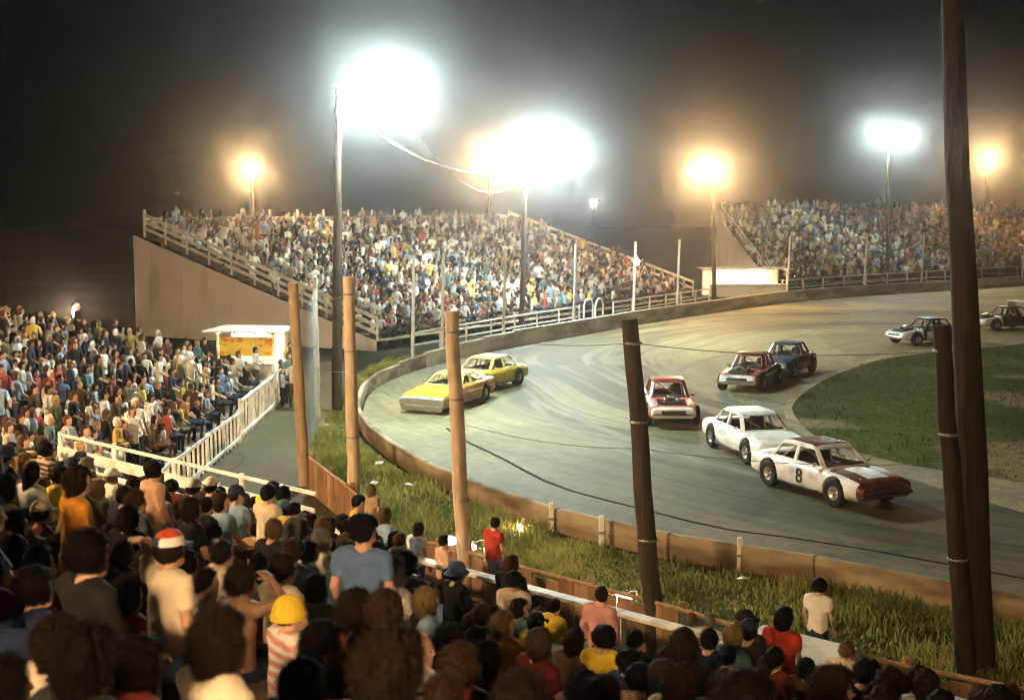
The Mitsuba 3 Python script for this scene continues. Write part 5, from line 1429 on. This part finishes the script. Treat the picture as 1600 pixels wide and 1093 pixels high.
def lod_of(d): return 0 if d < 9.5 else (1 if d < 15 else 2)
SKINS = ['light', 'light', 'rosy', 'tan', 'deep']
placed_at = []
def put_person(pos, pose_name, hair, hairc, wear, wearc, shirt, sleeve, skin, s, note, turn=0.0, variant=None, trousers=None):
    d = np.linalg.norm(pos - EYE * [1, 1, 0])
    tri = wearc == 'cap_tricolour'
    key = person(pos, YAW + turn, pose_name, lod_of(d), hair, hairc, wear, 'cap_navy' if tri else wearc, shirt, sleeve, trousers or ('denim blue', 'brown', 'navy', 'tan', 'black')[len(people) % 5], skin, s, note, 'spectators in the near stand', (len(people) * 7) % 4 if variant is None else variant)
    if tri:                                     # front wedge white, crown red over navy
        del scene[key + '__cap']
        m = headwear('cap')[0][1]; v, f = m; c = v[f].mean(1)
        H = np.array(scene[key + '__cap_brim']['to_world'].matrix)
        up = c[:, 2] > .112; side = ~up & (c[:, 0] * 1.0 + c[:, 1] * .2 > .01)
        for nme, sel, b in (('cap_crown', up, 'cap_red'), ('cap_side', side, 'cap_white'), ('cap_back', ~up & ~side, 'cap_navy')):
            scene[f'{key}__{nme}'] = {**mikit.ply((v, f[sel]), b, smooth=True), 'to_world': T(H)}
    placed_at.append((pos[0], pos[1]))
    return key

spot_px = []
for (px, py, w_, ps, hair, hc, wear, wc, shirt, sl, skin, note) in SPOTS:
    H = {'sit': 1.33}.get(ps.split('_')[0], 1.33)
    if ps.startswith('stand') or ps == 'point': H = 1.765
    if ps == 'reach': H = 1.655
    if hair == 'afro': H += .045
    if hair == 'bald': H -= .01
    hw = {'afro': .27, 'shag': .21, 'curly': .235, 'long': .22, 'short': .185, 'bald': .17, 'fringe': .20}[hair] if wear != 'straw' else .38
    Y = 2000 * hw / w_
    pos, s = seat_at(px, py, Y, H)
    r = np.random.default_rng(px * 31 + py)
    put_person(pos, ps, hair, hc, wear, wc, shirt, sl, skin, s, note, turn=r.normal(0, .16) + {'stand_right': -.35, 'stand_back': .65}.get(ps, 0))
    spot_px.append((px, py, 2000 * .24 / max(pos[1], .5), pos[1], 2.3 if ps.startswith(('stand', 'point')) else .70))
PACK = [(60, 905, 46), (155, 900, 45), (292, 880, 40), (262, 846, 36), (302, 842, 36), (346, 848, 36), (470, 900, 48), (512, 925, 45), (482, 848, 32), (58, 1040, 70), (232, 1018, 62), (424, 1048, 80), (566, 1056, 70), (690, 1058, 68), (758, 1020, 55), (784, 1058, 60), (880, 1052, 60),
        (1000, 1044, 55), (1062, 1042, 55), (1128, 1052, 50), (1180, 1062, 48), (1244, 1068, 48), (1400, 1056, 42), (1448, 1050, 38), (1380, 1076, 45), (572, 985, 50), (764, 988, 42), (802, 980, 42), (742, 1002, 45), (940, 1060, 60), (20, 880, 45), (100, 800, 34), (160, 800, 34), (300, 920, 46), (410, 925, 46), (650, 1030, 62), (820, 1060, 58),
        (1310, 1080, 50), (1500, 1070, 42), (1560, 1075, 44), (1470, 1082, 46), (960, 1030, 50), (1040, 1015, 44), (1090, 1030, 48), (-20, 960, 60), (0, 1060, 80), (160, 1060, 85), (480, 1075, 80), (90, 1075, 85)]
for i, (px, py, w_) in enumerate(PACK):
    hair = ('shag', 'curly', 'short', 'shag', 'long', 'afro')[(i * 5 + i // 4) % 6]
    Y = 2000 * {'afro': .27, 'shag': .21, 'curly': .235, 'long': .22, 'short': .185}[hair] / w_
    pos, s = seat_at(px, py, Y, 1.33)
    if any((pos[0] - a) ** 2 + (pos[1] - b) ** 2 < .34 ** 2 for a, b in placed_at): continue
    put_person(pos, ('sit', 'sit_lean', 'sit', 'sit_cross', 'sit')[i % 5], hair, 'black' if hair == 'afro' else ('dark brown', 'black', 'black', 'brown')[(i * 3 + i // 3) % 4], None, None, ('black', 'navy', 'brown', 'cream', 'maroon', 'black', 'white', 'olive', 'tan')[(i * 4 + i // 5) % 9], ('short', 'long', 'short')[i % 3], SKINS[i % 4], s, None, turn=float(np.random.default_rng(i).normal(0, .2)))
    spot_px.append((px, py, 2000 * .24 / max(pos[1], .5), pos[1], .6))
spot_px += [(974, 934, 60, 20.0, 1.6), (705, 844, 36, 22.9, 1.6), (738, 853, 36, 22.6, 1.6), (860, 925, 60, 20.5, 1.0), (1030, 965, 60, 19.0, .9)]      # the little lamps and the wall stay in sight
spot_px = np.array(spot_px)

fill = []
for n in ROW_N:
    for u in np.arange(-19.5, 7.6, .43):
        uu = u + rng.normal(0, .07)
        p = nu(n, uu, 0.0); p[2] = float(tread(n))
        if p[1] < 2.7: continue
        top = p + [0, 0, 1.30]
        x, y = pix(top); w = 2000 * .24 / p[1]
        if x < -130 or x > 1640 or y > 1110: continue
        if n > 12.3 and x > 640 and rng.uniform() > .22: continue
        if rng.uniform() > .95: continue
        if any((p[0] - a) ** 2 + (p[1] - b) ** 2 < .35 ** 2 for a, b in placed_at): continue
        far = spot_px[spot_px[:, 3] > p[1] + .3]
        if len(far) and np.any((np.abs(far[:, 0] - x) < .36 * (w + far[:, 2])) & (y < far[:, 1] + far[:, 4] * far[:, 2]) & (y > far[:, 1] - 6 * far[:, 2])): continue
        near = spot_px[spot_px[:, 3] < p[1] - .3]
        fill.append((p, y))
        placed_at.append((p[0], p[1]))
fill.sort(key=lambda q: np.hypot(q[0][0], q[0][1]))
INDIV = 300 - len(people)
HB = ['dark brown', 'black', 'dark brown', 'brown', 'brown', 'black', 'sandy', 'auburn', 'blond', 'grey']
SB = ['black', 'navy', 'brown', 'black', 'olive', 'black', 'black', 'brown', 'navy', 'denim blue', 'grey', 'tan', 'maroon', 'teal', 'cream', 'white', 'light blue', 'white', 'yellow', 'olive']
for p, y in fill[:INDIV]:
    far_n = (p @ NV) / 14
    shirt = SB[min(int(rng.power(1.0) * len(SB)), len(SB) - 1)]
    hair = ['shag', 'shag', 'short', 'short', 'curly', 'long', 'afro', 'bald'][rng.choice(8, p=[.26, .16, .22, .12, .10, .08, .04, .02])]
    hc = HB[rng.integers(len(HB))]
    if hair == 'afro': hc = 'black'
    if p[1] < 12 and hc in ('grey', 'blond', 'sandy', 'auburn'): hc = 'dark brown'
    wear, wc = None, None
    if rng.uniform() < .13 and p[1] > 10:
        wear = ['cap', 'cap', 'bucket', 'straw'][rng.integers(4)]; hair = 'fringe'
        wc = 'straw' if wear == 'straw' else 'cloth_' + ['white', 'navy', 'red', 'yellow', 'tan', 'denim_blue', 'black'][rng.integers(7)]
    ps = ['sit', 'sit', 'sit', 'sit_lean', 'sit_cross', 'sit_left', 'sit_right', 'shade'][rng.choice(8, p=[.34, .15, .1, .15, .1, .08, .06, .02])]
    put_person(p, ps, hair, hc, wear, wc, shirt, ['short', 'short', 'long'][rng.integers(3)], SKINS[rng.choice(5, p=[.4, .2, .2, .15, .05])], float(np.clip(rng.normal(1.0, .045), .88, 1.1)), None, turn=rng.normal(0, .25))

# ------------------------------------------------------------------ words for every spectator
HW = {'short': 'short {c} hair', 'shag': 'shaggy {c} hair', 'curly': 'curly {c} hair', 'long': 'long {c} hair', 'afro': 'bushy {c} hair', 'bald': 'balding {c} head', 'fringe': '{c} hair'}
WW = {'cap': '{w} cap', 'bucket': '{w} brimmed hat', 'straw': 'straw hat', 'knit': '{w} knit cap'}
def looks(q):
    w = (q['wearc'] or '').replace('cloth_', '').replace('_', ' ')
    head = WW[q['wear']].format(w=w).strip() if q['wear'] else HW[q['hair']].format(c=q['hairc'])
    if q['wear'] and q['wear'] != 'straw': head = head
    shirt = 'bare shouldered' if q['sleeve'] == 'none' else ('long sleeved ' if q['sleeve'] == 'long' else '') + q['shirt'] + ' shirt'
    ps = {'sit_lean': 'leaning forward', 'sit_cross': 'arms crossed', 'sit_left': 'looking left', 'sit_right': 'looking right', 'shade': 'hand raised to the brow'}.get(q['pose'], 'seated')
    return f'person with {head}, {shirt}, {ps}'
groups_ = {}
for q in people:
    q['px'] = pix(q['top'])[0]
    tag(q['key'], None, 'person', q['group'])
    if q['note']:
        tag(q['key'], 'person ' + q['note'])
    else:
        groups_.setdefault(looks(q), []).append(q)
ORD = ['leftmost', 'second', 'third', 'fourth', 'fifth', 'sixth', 'seventh', 'eighth', 'ninth']
for text, qs in groups_.items():
    qs.sort(key=lambda q: q['px'])
    for i, q in enumerate(qs):
        if len(qs) == 1: words = text + (', in the near stand' if len(text.split()) < 13 else '')
        else:
            t2 = text.replace(', seated', '')
            words = f'{t2}, {ORD[i]} of {len(qs)} from the left' if i else f'{t2}, leftmost of {len(qs)} alike'
            if len(words.split()) > 16: words = f'{t2}, {ORD[i]} from left'
            if len(words.split()) > 16: words = f'{t2}, leftmost' if not i else words.replace('person with ', '')
        tag(q['key'], words)

# ------------------------------------------------------------------ far crowds: small figures, one mesh for each stand
def figure(kind):
    """A small person: (vertices, faces, region of each vertex: 0 skin, 1 hair, 2 shirt, 3 trousers)."""
    V, F, Rg, n = [], [], [], 0
    def add(m, reg):
        nonlocal n
        v, f, _ = meshkit.arrays(m)
        V.append(v); F.append(f + n); Rg.append(np.full(len(v), reg)); n += len(v)
    def ringloft(rows, k=6):
        a = np.arange(k) * 2 * np.pi / k
        v = np.vstack([np.column_stack([rx * np.cos(a) + cx, ry * np.sin(a) + cy, np.full(k, z)]) for cx, cy, z, rx, ry in rows])
        f = []
        for i in range(len(rows) - 1):
            for j in range(k):
                q = [i * k + j, i * k + (j + 1) % k, (i + 1) * k + (j + 1) % k, (i + 1) * k + j]
                f += [[q[0], q[1], q[2]], [q[0], q[2], q[3]]]
        return v, np.array(f)
    dz = .42 if kind == 'stand' else 0.0
    add(ringloft([(0, 0, .46 + dz, .15, .12), (0, -.01, .68 + dz, .145, .11), (0, 0, .90 + dz, .18, .12), (0, 0, 1.02 + dz, .20, .10), (0, 0, 1.075 + dz, .08, .07)]), 2)
    add(ringloft([(0, .01, 1.05 + dz, .05, .05), (0, .03, 1.12 + dz, .066, .08), (0, .03, 1.19 + dz, .075, .095), (0, .02, 1.26 + dz, .06, .08), (0, .02, 1.29 + dz, .02, .03)], 5), 0)
    add(ringloft([(0, -.015, 1.10 + dz, .070, .070), (0, -.012, 1.19 + dz, .092, .095), (0, 0, 1.27 + dz, .082, .095), (0, .01, 1.325 + dz, .03, .04)], 5), 1)
    for s in (-1, 1):
        if kind == 'wave' and s == 1:
            add(tube([(.19, 0, 1.0), (.30, .05, 1.18), (.26, .1, 1.42)], [.05, .042, .03], 4, False), 0)
        else:
            add(tube([(s * .19, 0, 1.0 + dz), (s * .25, .04, .77 + dz)], [.055, .05], 4, False), 2)
            add(tube([(s * .25, .04, .77 + dz), (s * .17, .26, .64 + dz)], [.043, .03], 4, False), 0)
        if dz: add(tube([(s * .09, 0, .9), (s * .1, .02, .48), (s * .1, 0, .03)], [.085, .065, .05], 4, False), 3)
        else: add(tube([(s * .1, 0, .5), (s * .13, .42, .5), (s * .13, .4, .05)], [.09, .07, .05], 4, False), 3)
    return np.vstack(V), np.vstack(F), np.concatenate(Rg)
FIG = {k: figure(k) for k in ('sit', 'stand', 'wave')}
C_SHIRT = np.array([np.array(CLOTH[c]) * .8 + np.mean(CLOTH[c]) * .2 for c in ['white'] * 8 + ['cream', 'cream', 'cream', 'yellow', 'yellow', 'light blue', 'light blue', 'navy', 'navy', 'olive', 'denim blue', 'red', 'maroon', 'brown', 'brown', 'tan', 'black', 'black', 'black', 'black', 'olive', 'teal', 'orange']])
C_HAIR = np.array([HAIRC[c] for c in ['black', 'black', 'dark brown', 'dark brown', 'dark brown', 'brown', 'brown', 'auburn', 'sandy', 'dark brown', 'black', 'black', 'brown', 'dark brown', 'brown', 'blond']] + [(.7, .68, .62)])
C_SKIN = np.array([(.44, .28, .19), (.38, .23, .15), (.45, .26, .18), (.22, .13, .08)])
C_TROU = np.array([CLOTH[c] for c in ['navy', 'navy', 'black', 'brown', 'olive', 'black']])
def crowd(name, label, places, yaws, seed, p_stand=.2, parent_kind='stuff'):
    r = np.random.default_rng(seed)
    places = np.asarray(places); N = len(places)
    kinds = r.choice(['sit', 'stand', 'wave'], N, p=[1 - p_stand - .03, p_stand, .03])
    V, F, C, n = [], [], [], 0
    for k in FIG:
        i = np.where(kinds == k)[0]
        if not len(i): continue
        v, f, g = FIG[k]
        a = np.asarray(yaws)[i] + r.normal(0, .55, len(i)); s = np.clip(r.normal(.98, .09, len(i)), .68, 1.16)
        c_, s_ = np.cos(a)[:, None], np.sin(a)[:, None]
        w = v[None] * s[:, None, None]
        w = np.stack([w[..., 0] * c_ - w[..., 1] * s_, w[..., 0] * s_ + w[..., 1] * c_, w[..., 2]], -1) + places[i][:, None]
        cols = np.stack([C_SKIN[r.choice(4, len(i), p=[.45, .25, .2, .1])], C_HAIR[r.integers(len(C_HAIR), size=len(i))], C_SHIRT[r.integers(len(C_SHIRT), size=len(i))] * r.uniform(.62, 1.15, (len(i), 1)), C_TROU[r.integers(len(C_TROU), size=len(i))]], 1)
        V.append(w.reshape(-1, 3)); C.append(np.clip(cols[:, g], 0, 1).reshape(-1, 3))
        F.append((f[None] + (n + np.arange(len(i)) * len(v))[:, None, None]).reshape(-1, 3)); n += len(v) * len(i)
    key = obj(name, (np.vstack(V), np.vstack(F)), 'vertex_tint', color=np.vstack(C))
    tag(key, label, 'crowd', kind='stuff')

def fill_stand(rows, spacing, yaw, keep, seed, cut=None):
    r = np.random.default_rng(seed); P, Y = [], []
    for a, b, z in rows:
        L = np.linalg.norm(b - a); g = (b - a) / L
        for s in np.arange(.25, L - .2, spacing):
            q = a + g * (s + r.normal(0, .10))
            if r.uniform() > keep * (.72 + .6 * float(meshkit.noise(np.array([q[0] * .45, q[1] * .45, z * .8]), seed))): continue
            nrm = np.array([-g[1], g[0]])
            P.append([q[0] + nrm[0] * .55 + r.normal(0, .05), q[1] + nrm[1] * .55 + r.normal(0, .05), z]); Y.append(yaw)
    return P, Y
def yaw_of(d): return math.atan2(-d[0], d[1])
Pa, Ya = fill_stand(rowsA, .50, yaw_of(-backA), .93, 31)
crowd('spectator_crowd', 'dense crowd filling the left grandstand beyond the turn', Pa, Ya, 32, .16)
nB = np.array([.6, -.8])
Pb, Yb = fill_stand(rowsB, .50, yaw_of(nB), .93, 33)
crowd('spectator_crowd', 'dense crowd filling the right grandstand', Pb, Yb, 34, .2)
Pl, Yl = [], []
for (a, b, z) in rowsL:
    for s in np.arange(.2, 20.2, .54):
        if rng.uniform() > .93: continue
        Pl.append([a[0] - .45 + rng.normal(0, .06), a[1] + s + rng.normal(0, .07), z]); Yl.append(yaw_of((1, .15)))
for y in np.arange(26.8, 32, .9):                # standing at the foot of the bleachers
    pass
crowd('spectator_crowd', 'crowd on the bleachers left of the walkway behind the slatted fence', Pl, Yl, 35, .30)
Pn = [q[0] for q in fill[INDIV:]]
if Pn: crowd('spectator_crowd', 'farther rows of spectators at the far side of the near stand', Pn, [YAW] * len(Pn), 38, .06)
Pg, Yg = [], []
for i in range(46):
    q = at(rng.uniform(1128, 1224), 462, 0.0)[:2] + rng.normal(0, .2, 2) + np.array([0, rng.uniform(-.5, 7.0)])
    if np.hypot(q[0] - sc2[0], q[1] - sc2[1]) < 2.7: continue
    Pg.append([*q, 0.0]); Yg.append(rng.uniform(0, 6.3))
for i in range(9):
    q = at(rng.uniform(436, 462), rng.uniform(606, 640), 0.0)[:2]
    Pg.append([*q, 0.0]); Yg.append(rng.uniform(0, 6.3))
crowd('spectator_crowd', 'knot of people standing in the gap between the two grandstands and by the food stall', Pg, Yg, 36, .97)
# ------------------------------------------------------------------ the air
scene['haze'] = {'type': 'cube', 'to_world': T().translate([0, 60, 6.5]).scale([440, 440, 7.8]), 'bsdf': {'type': 'null'}, 'interior': {'type': 'ref', 'id': 'haze_air'}}
tag('haze', 'thin night haze lit by the floodlights', 'haze', kind='stuff')
